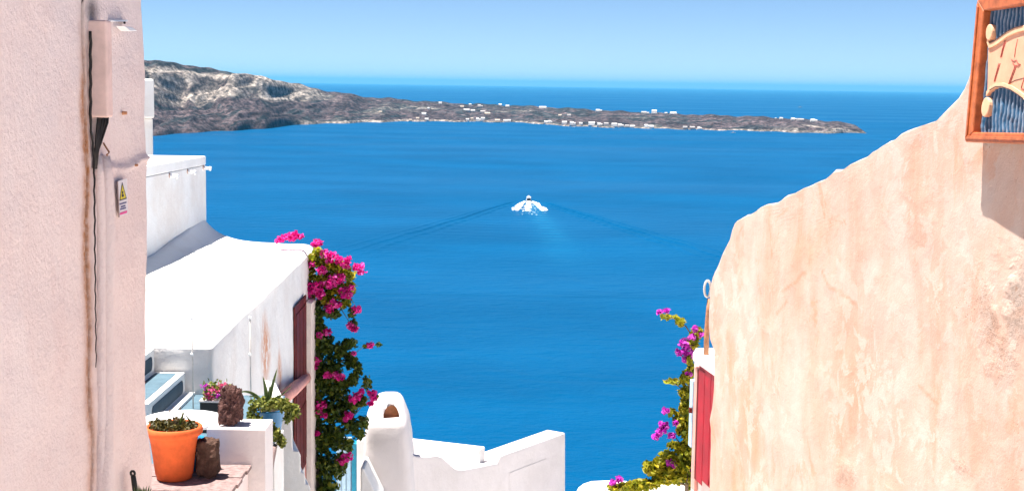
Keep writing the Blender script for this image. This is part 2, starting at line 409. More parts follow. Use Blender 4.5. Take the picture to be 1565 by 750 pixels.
# ---- far island
def island():
    shore = [(-60, 236), (60, 226), (150, 215), (228, 208), (300, 203), (400, 197), (460, 191), (560, 187), (650, 186), (720, 186), (800, 188), (850, 192), (960, 196), (1060, 198), (1150, 200.5), (1250, 203.5), (1300, 204), (1324, 204)]
    ridge = [(-60, 62), (60, 74), (150, 84), (228, 92), (270, 97), (330, 106), (400, 117), (450, 128), (500, 139), (560, 148), (640, 154), (700, 158), (780, 161), (860, 165), (960, 171), (1060, 175), (1150, 178), (1240, 183), (1285, 186), (1308, 192), (1320, 200), (1324, 203.6)]
    nu, nv = 1000, 102
    px = np.linspace(-60, 1324, nu); tt = np.concatenate([np.linspace(0, 1, 84), np.linspace(1.05, 2.2, 18)])
    V = np.zeros((nu, nv, 3)); C = np.zeros((nu, nv, 3)); 
    for i, x in enumerate(px):
        s = PZ(x, interp(x, shore) + .5 * math.sin(x * .11) + .4 * math.sin(x * .037), -CAMZ)
        D = interp(x, [(-60, 700), (228, 620), (500, 560), (700, 480), (1000, 420), (1200, 300), (1290, 170), (1324, 12)])
        ry = interp(x, ridge) + (.9 * math.sin(x * .09 + 1) + .6 * math.sin(x * .23)) * min(1, (1324 - x) / 60)
        r = P(x, ry, s[1] + D); hz = max(r[2], 1.0)
        left = np.clip((560 - x) / 130, 0, 1); tip = np.clip((x - 1120) / 120, 0, 1)
        t1 = np.minimum(tt, 1)
        pL = np.interp(t1, [0, .03, .30, .55, .66, .80, 1], [0, .06, .28, .47, .60, .93, 1])
        pM = np.interp(t1, [0, .03, .25, .6, 1], [0, .10, .38, .74, 1])
        pT = np.interp(t1, [0, .06, .2, .5, 1], [0, .42, .62, .85, 1])
        p = left * pL + (1 - left) * (1 - tip) * pM + (1 - left) * tip * pT
        along = np.array([s[0] + (r[0] - s[0]) * .5] * nv); dep = tt * D
        # gullies running down the slope, terraces on the gentle part
        g = np.abs(fbm(along / 95 + .35 * fbm(along / 60, dep / 90, 3, 4), dep / 420, 4, 21)) * 2
        g2 = fbm(along / 34, dep / 45, 5, 33)
        amp = (.24 * left + .10) * hz * np.clip(np.sin(np.clip(t1, 0, 1) * math.pi), 0, 1) ** .6
        z = hz * p + amp * (g - .55) * 1.1 + amp * .35 * g2 + .02 * hz * g2
        z = np.where(tt > 1, hz * np.clip(1 - (tt - 1) / 1.0, -.1, 1) ** 1.0 + hz * .04 * g2, z)
        z = np.where(tt <= 0, -1.5, np.where(tt > 2.0, -2, np.maximum(z, .8)))
        Y = s[1] + dep; X = s[0] + (r[0] - s[0]) * tt
        zlim = CAMZ + (hz - CAMZ) * Y / r[1] - .012 * hz * np.clip(1 - t1, 0, 1)
        z = np.where((tt < 1) & (tt > 0), np.minimum(z, np.maximum(zlim, .8)), z)
        V[i, :, 0] = X; V[i, :, 1] = Y; V[i, :, 2] = z
        # rock colours with part of the haze tint put into them
        n1 = fbm(along / 70, dep / 55, 5, 51); n2 = fbm(along / 22, dep / 16, 4, 61); n3 = fbm(along / 160, dep / 130, 4, 71)
        soil = np.array([.088, .066, .068])[None] * (1 + .9 * n1)[:, None]
        scrub = np.array([.024, .034, .036])[None]
        ms = np.clip((n1 * 1.2 + n2 * 1.3 + n3 * .9 + .0 + .28 * (tt > .9)) * 3.2, 0, 1)[:, None] * (.85 - .35 * tip)
        c = soil * (1 - ms) + scrub * ms
        pale = np.array([.30, .26, .225])[None] * (1 + .6 * n2)[:, None]
        cl = left * np.clip((tt - .575 + .20 * n3) / .03, 0, 1) * np.clip((.90 + .10 * n1 - tt) / .05, 0, 1) * np.clip(1.0 + 1.5 * n2 + 1.0 * n1, 0, 1)
        bandx = np.clip((x - 120) / 60, 0, 1) * np.clip((525 - x) / 30, 0, 1); cl = cl * bandx
        sh = np.clip((.035 - tt) / .01, 0, 1) * np.clip((x - 440) / 40, 0, 1) * .8
        tipc = np.clip((x - 1190) / 30, 0, 1) * np.clip((.30 - tt) / .08, 0, 1) * np.clip(.55 + 1.9 * n2, 0, 1) * .75
        scar = np.clip((n3 - .22) * 5, 0, 1) * np.clip((n2 + .12) * 4, 0, 1) * .45 * (1 - left) * (tt < .8)
        k = np.clip(np.maximum(np.maximum(cl, sh), np.maximum(tipc, scar)), 0, 1)[:, None]
        C[i] = np.clip(c * (1 - k) + pale * k, 0, 1)
    o = fast_mesh('island', V.reshape(-1, 3), grid_faces(nu, nv), None)
    a = o.data.attributes.new('rock', 'FLOAT_COLOR', 'POINT')
    a.data.foreach_set('color', np.concatenate([C.reshape(-1, 3), np.ones((nu * nv, 1))], 1).astype(np.float32).ravel())
    t = NT('island_rock'); v = t.coord('Position')
    n1 = t.noise(.05, 6, .7, v); n2 = t.noise(.16, 4, .7, v)
    c = t.mix(1.0, t.attr('rock')['Color'], t.ramp(n1, [(.36, .35), (.50, 1.0), (.64, 1.9)]), 'MULTIPLY')
    n3 = t.noise(.09, 5, .7, t.coord('Position', (1, .35, 1.6)))
    c = t.mix(1.0, c, t.ramp(n3, [(.40, .45), (.52, 1.05), (.66, 1.5)]), 'MULTIPLY')
    t.set(c, .95, .1, t.bump(n2, 1.0, 9))
    o.data.materials.append(t.m)
    return struct(o, 'brown volcanic island with pale cliffs across the water', 'island'), V
isl, IV = island()

# ---- cliff below the village and the alley
gx = np.linspace(-60, 60, 60); gy = np.concatenate([np.linspace(-14, 26, 42), np.linspace(28, 190, 60)])
GX, GY = np.meshgrid(gx, gy, indexing='ij')
base = np.interp(GY, [-14, 0, 8, 20, 28, 60, 150, 190], [-2.2, -2.6, -4.4, -8.2, -13, -40, -98.5, -106])
GZ = CAMZ + base + np.clip((GY - 22) / 10, 0, 1) * 3.5 * fbm(GX / 12, GY / 12, 5, 5) - np.clip((np.abs(GX) - 14) / 30, 0, 1) * 4
hill = fast_mesh('hillside', np.stack([GX, GY, GZ], 2).reshape(-1, 3), grid_faces(60, len(gy)), simple('cliff_rock', (.14, .09, .075), .95, .4, .3, .8, 1.2, .3, .1))
struct(hill, 'steep brown cliff falling from the village to the sea', 'cliff')
stV = []; stF = []
zs = -1.62
for k in range(26):
    y0 = -3.0 + k * .72
    if k: zs -= .17 if y0 < 3 else .20
    i = len(stV)
    x0, x1 = (-1.35, 1.05) if y0 < 4.7 else (-2.0 if y0 < 9.5 else -2.5, .98)  # lower steps widened, out of view, to bounce sunlight onto shaded walls
    for (x, y, z) in ((x0, y0, zs - .9), (x1, y0, zs - .9), (x1, y0 + .76, zs - .9), (x0, y0 + .76, zs - .9), (x0, y0, zs), (x1, y0, zs), (x1, y0 + .76, zs), (x0, y0 + .76, zs)):
        stV.append(W(x, y, z))
    stF += [(i + 4, i + 5, i + 6, i + 7), (i, i + 1, i + 5, i + 4), (i + 2, i + 3, i + 7, i + 6), (i + 1, i + 2, i + 6, i + 5), (i + 3, i, i + 4, i + 7)]
struct(mesh_obj('alley_steps', stV, stF, M['paving']), 'pale stone steps of the alley going down', 'steps')

tV = []; tF = []  # unseen white ground, added to bounce sunlight into the shaded walls
for k in range(16):
    y0 = -14 + k * 2.4; zz = float(np.interp(y0, [-14, 0, 8, 20, 28], [-1.9, -2.3, -4.1, -7.9, -12.7]))
    if y0 > 22: break
    for x0, x1 in ((-16, -2.6), (1.3, 16), (-2.58, 1.28)):
        i = len(tV); dz = -.35 if x1 == 1.28 else .12 * math.sin(k * 3 + x0)
        for z in (zz - 1.2, zz + dz):
            for (x, y) in ((x0, y0), (x1, y0), (x1, y0 + 2.41), (x0, y0 + 2.41)): tV.append(W(x, y, z))
        tF += [(i + 4, i + 5, i + 6, i + 7), (i, i + 1, i + 5, i + 4), (i + 2, i + 3, i + 7, i + 6), (i + 1, i + 2, i + 6, i + 5), (i + 3, i, i + 4, i + 7)]
struct(mesh_obj('bounce_terraces', tV, tF, M['white']), 'unseen white terraces stepping down the cliff, added to bounce sunlight', 'terraces')

# ================================================================== LEFT PINK HOUSE
LWs = .054; LX0 = -1.45
lw_d = np.array([LWs, 1, 0]); lw_d /= np.linalg.norm(lw_d); lw_n = np.array([lw_d[1], -lw_d[0], 0])
lw_p = W(LX0, 0, 0)
def LW(px, py, out=0.0): return PPL(px, py, lw_p + lw_n * out, lw_n)
def lwY(px): return LW(px, 400)[1]
pink_house = thing('pink_house', 'tall pink stucco house with a cable cover fixed to its wall', 'house', W(-1.9, 3, -3.2))
ends = [(-200, 214), (0, 220.5), (60, 223), (110, 226), (180, 227), (235, 228), (248, 228), (256, 225.5), (330, 224), (400, 222), (520, 219.5), (600, 219), (650, 220), (690, 223), (750, 229), (1000, 238)]
nz_, ns_ = 300, 190
pys = np.linspace(-420, 1060, nz_)
V = np.zeros((nz_, ns_ + 8, 3)); st = np.zeros((nz_, ns_ + 8)); gap_shade_smudge = np.zeros((nz_, ns_ + 8))
gY = lwY(135.8); 
for j, py in enumerate(pys):
    e = LW(interp(py, ends) + 4.5, py); far = e[1]
    ref = LW(180, py); z = ref[2]
    ys = np.concatenate([np.linspace(1.2, gY - .09, 70, endpoint=False), np.linspace(gY - .09, gY + .06, 80, endpoint=False), np.linspace(gY + .06, far, 40)])
    d = far - ys
    px_of = np.array([782.5 + FPX * ((LX0 + LWs * y) / y) for y in ys])
    out = .010 * fbm(ys * 4, 0 * ys + z * 4, 4, 3) + .012 * fbm(ys * 1.3, 0 * ys + z * 1.1, 3, 9)
    # thicker lower coat with a rolled lip
    lip = 249 + 5 * np.sin((px_of - 160) * .07) + 4 * fbm(px_of * .05, 0 * px_of, 2, 77)
    side = np.clip((px_of - 158) / 4, 0, 1)
    low = np.clip((py - lip) / 3.0, 0, 1) * side
    out += low * .009 + side * .006 * np.exp(-((py - lip - 3) / 4.0) ** 2)
    # crack where the trunking meets the wall
    wob = .006 * np.sin(py * .031) + .010 * fbm(0 * ys + py * .02, 0 * ys, 3, 5)
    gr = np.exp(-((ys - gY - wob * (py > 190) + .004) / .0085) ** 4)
    out -= .07 * gr * np.interp(py, [10, 30, 200, 560, 700], [0, 1, 1, .8, .35])
    st[j, :ns_] = np.clip(np.exp(-((ys - gY - wob + .01) / .035) ** 2) * np.interp(py, [20, 60, 190, 300, 560, 760], [.15, .5, 1.3, 1.2, .95, .6]), 0, 1)
    gap_shade_smudge[j, :ns_] = np.clip(1.0 * gr * np.interp(py, [40, 180, 400, 560, 700], [1, 1, .7, .25, .1]), 0, 1) + .8 * np.exp(-((py - 22) / 20) ** 2 - ((px_of - 144) / 10) ** 2)  # shade of the crack's gap painted dark, plus a dark smudge above the cover
    # rounding of the far corner
    rr = .05; dd = np.clip(d, 0, rr); rnd = rr - np.sqrt(np.maximum(rr * rr - (rr - dd) ** 2, 0))
    pos = lw_p[None] + lw_d[None] * ((ys - 0) / lw_d[1])[:, None] + lw_n[None] * (out - rnd)[:, None]
    pos[:, 2] = z
    V[j, :ns_] = pos
    for q in range(8):
        V[j, ns_ + q] = pos[-1] + np.array([-.45 * (q + 1), .01 * (q > 2), 0])
w = fast_mesh('wall', V.reshape(-1, 3), grid_faces(nz_, ns_ + 8), M['pink'], pink_house)
set_attr(w, 'stain', st.ravel()); set_attr(w, 'gap_shade_smudge', np.clip(gap_shade_smudge, 0, 1).ravel())
w.data.flip_normals()
box('core', -5.0, -1.62, 1.0, 4.3, -4.4, 3.4, M['pink'], pink_house)
# trunking with its cables
zt, zb = 30, 180
def lw_block(px_wall, px_out, px_far, y_t, y_b, name, mat, parent, bev=.006, back=.02):
    a = LW(px_wall, (y_t + y_b) / 2); Y0 = a[1]
    X_out = (px_out - 782.5) / FPX * Y0; p = X_out - a[0]
    Yf = (LX0 + p) / ((px_far - 782.5) / FPX - LWs)
    zT = P(px_out, y_t, Y0)[2]; zB = P(px_out, y_b, Y0)[2]
    pts = [np.array([a[0] - back, Y0, zB]), np.array([X_out, Y0, zB]), np.array([X_out + LWs * (Yf - Y0), Yf, zB]), np.array([a[0] - back + LWs * (Yf - Y0), Yf, zB])]
    return prism(name, pts, (0, 0, zT - zB), mat, parent, bev, 3)
M['pink_metal'] = simple('pink_painted_metal', (.74, .54, .485), .7, .14, 14, .3, 70, .003, .25)
tr = thing('cable_cover', 'narrow pink cable cover with black wires hanging out of its bottom', 'cable cover', LW(150, 180))
lw_block(138, 165, 173, 31, 180, 'cover', M['pink_metal'], tr, .008)
for k in range(8):
    f = k / 7
    tube('wire_and_gap_shade', [LW(149.5 + 16 * f, 170, .014), LW(149 + 14 * f + math.sin(k * 3), 188, .015), LW(147 + 9 * f + 1.2 * math.sin(k * 2), 208, .013), LW(145 + 4.5 * f + .8 * math.cos(k * 2), 230, .010), LW(143.5 + 3 * f, 258, .004)], .0030 + .001 * (k % 2), M['cable'], tr, 6)

tube('wire_and_gap_shade', [LW(138.2 + .7 * math.sin(y * .21) + (0 if y < 190 else (5.5 if y > 240 else 5.5 * (y - 190) / 50)) + .01 * (y - 240) * (y > 240), y, .006) for y in range(48, 570, 9)], [.0045 if y < 190 else max(.0012, .0036 - (y - 190) * .000006) for y in range(48, 570, 9)], M['cable'], tr, 6)  # dark strip added along the crack to stand for its shaded gap
pl = thing('plastered_conduit', 'plastered-over conduit bulging down the pink wall below the black wires', 'conduit', LW(156, 750))
pathp = [(160, 238), (161, 270), (163, 330), (163, 400), (162, 470), (161, 560), (160.5, 650), (160, 740), (159, 860)]
ring = []
tube('plaster_casing', [LW(x, y, .008 + .004 * math.sin(y * .02)) for x, y in pathp], [.016, .024, .027, .026, .027, .029, .030, .031, .032], M['pink'], pl, 12)
tube('plaster_casing', [LW(x - 9 + .006 * (y - 300), y, .004) for x, y in pathp], [.010, .014, .015, .014, .015, .016, .017, .017, .018], M['pink'], pl, 10)
nail = tag(tube('bent_nail', [LW(158.5, 219, .0), LW(160, 222, .016), LW(167, 233, .018), LW(164, 236, .022), LW(163, 238, .02)], .0028, M['rust'], None, 6), 'rusty bent nail sticking out of the pink wall beside the wires', 'nail')
for (x, y, s, lb) in ((190.5, 173, .007, 'small dark bolt head in the pink wall right of the cable cover'), (207.5, 252.5, .005, 'small rusty bolt head on the lip of thicker pink plaster')):
    bm = bmesh.new(); bmesh.ops.create_cone(bm, cap_ends=True, segments=6, radius1=s, radius2=s * .8, depth=.014)
    bmesh.ops.rotate(bm, verts=bm.verts, matrix=Matrix.Rotation(math.pi / 2, 3, 'Y')); bmesh.ops.translate(bm, verts=bm.verts, vec=tuple(LW(x, y, .008)))
    tag(bm_obj('bolt_head', bm, M['rust']), lb, 'bolt')
lamp = thing('wall_light', 'small white bracket lamp fixed at the top of the pink cable cover', 'lamp', LW(180, 42))
prism('bracket', [LW(165, 30.5), LW(190, 30.5), LW(190, 33.5), LW(165, 33.5)], lw_n * .012, M['plastic_white'], lamp, .002)
prism('lens', [LW(175, 40, .01), LW(188, 41.5, .01), LW(196, 47.5, .012), LW(184, 48, .012)], lw_n * .03, M['plastic_white'], lamp, .003)
tube('screw', [LW(190.3, 35.2, 0), LW(190.3, 35.2, .012)], .004, M['cable'], lamp, 8)
# warning sticker
stk = thing('warning_sticker', 'white warning sticker with a yellow triangle on the pink wall', 'sticker', LW(187, 330))
def lw_flat(name, pts, out, mat, parent, th=.0012): return prism(name, [LW(x, y, out) for x, y in pts], lw_n * th, mat, parent)
M['st_white'] = simple('sticker_white', (.74, .68, .68), .5, .06, 30, .05, 60, .0005)
M['st_yel'] = simple('sticker_yellow', (.70, .55, .02), .5, .06, 30, .05, 60, .0005)
M['st_blk'] = simple('sticker_black', (.02, .02, .03), .5, .06, 30, .05, 60, .0005)
M['st_ink'] = simple('sticker_ink', (.10, .09, .20), .5, .06, 30, .05, 60, .0005)
M['st_pink'] = simple('sticker_magenta', (.75, .08, .26), .5, .06, 30, .05, 60, .0005)
lw_flat('backing', [(179.3, 277), (193.4, 272.6), (195.0, 327), (181.8, 331.5)], .016, M['st_white'], stk, .0015)
lw_flat('edge_strip', [(178.6, 277.4), (179.5, 276.6), (182.0, 331.8), (181.0, 332.2)], .016, M['wood_grey'], stk, .0018)
lw_flat('triangle_border', [(182.4, 307.0), (186.5, 278.5), (193.3, 303.6)], .0176, M['st_blk'], stk)
lw_flat('triangle', [(183.6, 304.8), (186.6, 283), (192.2, 302.0)], .0190, M['st_yel'], stk)
lw_flat('pictogram_body', [(186.3, 301.2), (186.2, 297.3), (188.4, 296.6), (188.8, 300.4)], .0205, M['st_blk'], stk)
lw_flat('pictogram_bolt', [(186.8, 296.4), (186.3, 292.6), (188.2, 292.0), (187.7, 295.9)], .0205, M['st_blk'], stk)
for (xa, xb, y) in ((182.6, 193.4, 311.7), (184.6, 191.6, 315.8), (183.6, 192.6, 319.6)):
    nw = 7
    for k in range(nw):
        a = xa + (xb - xa) * k / nw; b2 = xa + (xb - xa) * (k + .72) / nw; dy = -.30 * (a - xa); e = .5 * ((k * 7) % 3)
        lw_flat('letter_mark', [(a, y + dy + 1.5), (b2, y + dy + 1.2), (b2, y + dy - 1.2 + e * .4), (a, y + dy - .9)], .0176, M['st_ink'], stk, .0008)
lw_flat('red_bar', [(183.2, 328.6), (193.8, 325.2), (194.0, 321.6), (183.3, 325.2)], .0176, M['st_pink'], stk)

# ================================================================== RIGHT PEACH WALL
RWs = -.20; RX0 = 2.44
rw_d = np.array([RWs, 1, 0]); rw_d /= np.linalg.norm(rw_d); rw_n = np.array([-rw_d[1], rw_d[0], 0])   # faces left
rw_p = W(RX0, 0, 0)
def RW(px, py, out=0.0): return PPL(px, py, rw_p + rw_n * out, rw_n)
peach = thing('plaster_wall', 'big peach plaster wall with a ragged sloping top and stains', 'wall', W(1.5, 5.5, -4.0))
outl = [(1560, -60), (1510, 40), (1492, 78), (1481, 104), (1475, 120), (1468, 136), (1460, 152), (1450, 163), (1440, 172), (1428, 181), (1405, 192), (1385, 203), (1365, 214), (1345, 224), (1325, 236), (1305, 250), (1288, 258), (1268, 268), (1250, 277), (1225, 288), (1205, 299), (1195, 307), (1190, 311), (1172, 317), (1153, 322), (1143, 326), (1132, 335), (1121, 343), (1116, 352), (1113, 366), (1108, 378), (1102, 392), (1096, 408), (1090, 424), (1087, 440), (1086.5, 470), (1085.5, 500), (1087, 520), (1094, 540), (1093.5, 590), (1092, 612), (1089.5, 628), (1085.2, 645), (1087.3, 660), (1087, 690), (1085.5, 720), (1085, 760), (1083, 900), (1081, 1300)]
oz = [(RW(x, y)[2], RW(x - 8 * min(1, max(0, (y - 360) / 120)), y)[1]) for x, y in outl]; oz.sort()
ozz = np.array([a for a, _ in oz]); ozy = np.array([b_ for _, b_ in oz])
nzr = 330; zl = np.linspace(CAMZ - 4.0, ozz.max() - .002, nzr); nsr = 260
V = np.zeros((nzr, nsr, 3)); crum = np.zeros((nzr, nsr)); crk = np.zeros((nzr, nsr))
near = 3.35
cracks = [[(1253, 416), (1262, 436), (1272, 443), (1290, 452), (1310, 470)], [(1198, 446), (1218, 430), (1226, 417), (1232, 416)], [(1190, 480), (1206, 458)], [(1400, 590), (1412, 600), (1424, 612), (1437, 614)], [(1130, 356), (1138, 344)]]
cps = []
for c in cracks:
    w3 = [RW(x, y) for x, y in c]
    for a, b2 in zip(w3[:-1], w3[1:]):
        for q in np.linspace(0, 1, 12, endpoint=False): cps.append(a * (1 - q) + b2 * q)
cps = np.array(cps)
for j, z in enumerate(zl):
    far = np.interp(z, ozz, ozy) + .010 * float(fbm(z * 3.3, 0.3, 2, 14)) 
    far = max(far, near + .02)
    d = (far - near) * (1 - np.linspace(0, 1, nsr)) ** 1.25; ys = far - d
    out = .030 * fbm(ys * 1.1, 0 * ys + z * .9, 2, 41) + .006 * fbm(ys * 6, 0 * ys + z * 5, 3, 45)
    rr = .03; dd = np.clip(d, 0, rr); rnd = rr - np.sqrt(np.maximum(rr * rr - (rr - dd) ** 2, 0))
    pos = rw_p[None] + rw_d[None] * (ys / rw_d[1])[:, None] + rw_n[None] * (out - rnd)[:, None]
    pos[:, 2] = z + (.022 * fbm(ys * 5, 0 * ys, 3, 66) + .010 * fbm(ys * 19, 0 * ys, 3, 67)) * np.exp(-d / .10) * np.clip((z - CAMZ + 1.2) / .5, 0, 1); V[j] = pos
    pc = 782.5 + FPX * (pos[:, 0] / pos[:, 1]); yc = 129.5 + (pc - 782) * .0147 - (pos[:, 2] - CAMZ) / pos[:, 1] * FPX
    c1 = np.exp(-((pc - 1555) / 42) ** 2 - ((yc - 475) / 75) ** 2) * 1.1
    c2 = .4 * np.exp(-((pc - 1540) / 30) ** 2 - ((yc - 575) / 20) ** 2) * .5 + np.exp(-((pc - 1485) / 12) ** 2 - ((yc - 715) / 10) ** 2) * .8 + np.exp(-((pc - 1312) / 14) ** 2 - ((yc - 730) / 22) ** 2) * .6
    crum[j] = np.clip((c1 + c2) * (.6 + 1.8 * fbm(pos[:, 1] * 9, pos[:, 2] * 9, 4, 91)), 0, 1)
    m = np.abs(cps[:, 2] - z) < .03
    if m.any():
        dm = np.sqrt((pos[:, None, 1] - cps[None, m, 1]) ** 2 + (pos[:, None, 2] - cps[None, m, 2]) ** 2).min(1)
        crk[j] = np.clip(1.2 - dm / .009, 0, 1) * .55
nF = nzr * nsr
back = V + (-rw_n * .42)[None, None]
fr = grid_faces(nzr, nsr)
VV = np.concatenate([V.reshape(-1, 3), back.reshape(-1, 3)], 0)
bf = grid_faces(nzr, nsr)[:, ::-1] + nF
def strip(a, b2): return np.stack([a[:-1], a[1:], b2[1:], b2[:-1]], 1)
le = np.arange(nzr) * nsr + nsr - 1; te = (nzr - 1) * nsr + np.arange(nsr); ne = np.arange(nzr) * nsr
Fq = np.concatenate([fr, bf, strip(le, le + nF), strip(te, te + nF)[:, ::-1], strip(ne, ne + nF)[:, ::-1]], 0)
ws = fast_mesh('wall_body', VV, Fq, M['peach'], peach)
set_attr(ws, 'crumble', np.concatenate([crum.ravel(), np.zeros(nF)])); set_attr(ws, 'crack', np.concatenate([crk.ravel(), np.zeros(nF)]))

# ---- carved sign
YA = 4.6; yaw = R(-8); lean = R(-3); rho = R(1.5)
sA = P(1474, 217, YA)
er0 = np.array([-math.sin(yaw), -math.cos(yaw), 0]); sn0 = np.array([-math.cos(yaw), math.sin(yaw), 0])
eu0 = math.sin(lean) * sn0 + math.cos(lean) * np.array([0, 0, 1.0])
er = er0 * math.cos(rho) + eu0 * math.sin(rho); eu = -er0 * math.sin(rho) + eu0 * math.cos(rho)
sn = np.cross(eu, er); sn = sn if sn[0] < 0 else -sn
SW, SH = .95, .455
def SG(a, b2, out=0.0): return sA + er * a + eu * b2 + sn * out
def sgp(px, py, out=0.0):
    p = PPL(px, py, sA + sn * out, sn) - sA; return float(p @ er), float(p @ eu)
sign = thing('carved_sign', 'carved wooden sign with a peach scroll on blue in an orange frame', 'sign', SG(SW / 2, 0, -.04))
fw = .052; dp = -.028        # panel lies behind the frame front
def sg_prism(name, ab, o0, o1, mat, parent=sign, bev=0): return prism(name, [SG(a, b2, o0) for a, b2 in ab], sn * (o1 - o0), mat, parent, bev)
def rail(name, quad):
    o = sg_prism(name, quad, -.040, .0, M['wood_orange'], sign, .004); return o
rail('frame_rail', [(0, 0), (SW, 0), (SW - fw, fw * .62), (fw, fw * .62)])
rail('frame_rail', [(0, SH), (fw, SH - fw * .75), (SW - fw, SH - fw * .75), (SW, SH)])
rail('frame_stile', [(0, .001), (fw - .001, fw * .62), (fw - .001, SH - fw * .75), (0, SH - .001)])
rail('frame_stile', [(SW, .001), (SW, SH - .001), (SW - fw + .001, SH - fw * .75), (SW - fw + .001, fw * .62)])
# moulding lip on the inner edge
for q in ([(.010, .010), (SW - .010, .010), (SW - .024, .020), (.024, .020)],):
    sg_prism('moulding', q, 0, .005, M['wood_orange'], sign, .001)
sg_prism('moulding', [(.010, .012), (.020, .022), (.020, SH - .026), (.010, SH - .014)], 0, .005, M['wood_orange'], sign, .001)
# blue carved ground: sheet of chisel ripples
na, nb = 260, 90
ga = np.linspace(fw - .012, SW - fw + .012, na); gb = np.linspace(fw * .5, SH - fw * .6, nb)
GA, GB = np.meshgrid(ga, gb, indexing='ij')
ph = GA / .024 * 2 * math.pi + .25 * np.sin(GB / .05 * 2 * math.pi + GA * 30) + 2.2 * fbm(GA * 14, GB * 30, 3, 6)
rip = .0032 * np.sin(ph) * (.5 + vnoise(GA * 60, GB * 30, 4)) + .0025 * fbm(GA * 40, GB * 60, 3, 12)
pos = sA[None, None] + er * GA[..., None] + eu * GB[..., None] + sn * (dp + rip)[..., None]
pan = fast_mesh('blue_ground', pos.reshape(-1, 3), grid_faces(na, nb), None, sign)
t = NT('chiselled_blue_paint'); ra = t.attr('ridge')['Fac']; nn_ = t.noise(90, 4, .6, t.coord('Position'))
c = t.mix(t.ramp(ra, [(.45, 0), (.95, 1)]), (.016, .075, .155), (.20, .26, .34)); c = t.mix(t.ramp(nn_, [(.5, 0), (.75, .6)]), c, (.03, .11, .22))
pan.data.materials.append(t.set(c, .55, .3)); set_attr(pan, 'ridge', np.clip(.5 + rip / .008, 0, 1).ravel())
sg_prism('backing_board', [(.02, .02), (SW - .02, .02), (SW - .02, SH - .02), (.02, SH - .02)], -.046, -.036, M['wood_grey'])
# scroll outline traced as the flat carved banner it is; right half mirrors the left
def s2(px, py): return sgp(px, py, dp + .01)
top_px = [(1510, 58), (1513, 66), (1519, 64), (1528, 58), (1540, 49), (1552, 43), (1565, 39)]
bot_px = [(1565, 152), (1556, 145), (1545, 138), (1532, 133.5), (1522, 134), (1514, 139), (1508, 147)]
mid = SW / 2
tp = [s2(*p) for p in top_px]; bp = [s2(*p) for p in bot_px]
tp += [(mid * .62 + tp[-1][0] * .38, tp[-1][1] - .006), (mid, tp[-1][1] - .02)]
bp = [(mid, bp[0][1] - .012), (mid * .62 + bp[0][0] * .38, bp[0][1] - .018)] + bp
halfpoly = tp + bp
def sc_poly(name, ab, o0, o1, mat, mirror=True, bev=0):
    sg_prism(name, ab, o0, o1, mat, sign, bev)
    if mirror: sg_prism(name, [(SW - a, b2) for a, b2 in ab][::-1], o0, o1, mat, sign, bev)
M['scroll'] = simple('peach_scroll_paint', (.70, .36, .23), .6, .14, 14, .2, 80, .002, .25)
M['scroll_edge'] = simple('pale_scroll_edge', (.74, .44, .27), .6, .1, 20, .2, 80, .002, .25)
M['scroll_line'] = simple('scroll_outline_paint', (.06, .03, .03), .7, .2, 20, .1, 80, .001)
M['letter_red'] = simple('letter_paint', (.42, .09, .07), .7, .25, 40, .2, 80, .001)
def inset_strip(pts, w_):
    return pts + [(a, b2 + w_) for a, b2 in pts[::-1]]
sc_poly('scroll', halfpoly, dp - .008, dp + .008, M['scroll'])
sc_poly('scroll_edge', inset_strip(tp, -.016), dp + .008, dp + .013, M['scroll_edge'])
sc_poly('scroll_edge', inset_strip(bp, .014), dp + .008, dp + .013, M['scroll_edge'])
def ell(cx, cy, rx, ry, tilt=0, n=20):
    out = []
    for k in range(n):
        q = 2 * math.pi * k / n; a = rx * math.cos(q); b2 = ry * math.sin(q)
        out.append((cx + a * math.cos(tilt) - b2 * math.sin(tilt), cy + a * math.sin(tilt) + b2 * math.cos(tilt)))
    return out
for (px, py, rx, ry, ti) in ((1513.5, 50, .021, .026, .2), (1508, 164, .026, .031, -.15)):
    cx, cy = s2(px, py); sc_poly('scroll_curl', ell(cx, cy, rx, ry, ti), dp - .006, dp + .016, M['scroll_edge'], True, .003)
    cx2 = cx
def stroke(name, pts, w_, mat, o=dp + .0135, mirror=False):
    p3 = [SG(*s2(*p), o) for p in pts]
    tube(name, p3, w_, mat, sign, 5)
stroke('outline', [(1513, 66), (1519, 64), (1528, 58), (1540, 49), (1552, 43), (1565, 39.5)], .0016, M['scroll_line'])
stroke('outline', [(1513.5, 66.5), (1521, 63.5), (1530, 57.5), (1542, 52), (1553, 47.5), (1565, 46)], .0012, M['scroll_line'], dp + .0085)
stroke('outline', [(1565, 151), (1556, 144), (1545, 137), (1532, 132.5), (1522, 133), (1514, 138)], .0014, M['scroll_line'])
for pts in ([(1537, 62), (1533, 75), (1530, 88)], [(1535.2, 62), (1531.5, 75), (1528.5, 88)], [(1528, 97), (1524, 110), (1520, 125)], [(1526, 97), (1522.5, 110), (1518.5, 125)],
            [(1554.5, 60), (1551.5, 75), (1550, 88)], [(1545, 91), (1549, 94), (1553, 92), (1555, 97), (1559, 99), (1556, 101), (1550, 100), (1547, 96)], [(1553, 100), (1548, 114), (1543, 128)], [(1551, 100), (1546, 114), (1541, 128)],
            [(1565, 118), (1562, 128), (1560, 135)], [(1560, 135), (1565, 137)]):
    stroke('letter_stroke', pts, .0013, M['letter_red'], dp + .0088)
stroke('outline', [(1538, 130), (1550, 123), (1565, 119)], .0008, M['scroll_line'], dp + .0085)
for s_ in (.12, SW - .12):
    tube('hanger', [SG(s_, SH * .8, -.04), SG(s_, SH * .8, -.12)], .008, M['rust'], sign, 8)
    tube('hanger', [SG(s_, SH * .2, -.04), SG(s_, SH * .2, -.12)], .008, M['rust'], sign, 8)

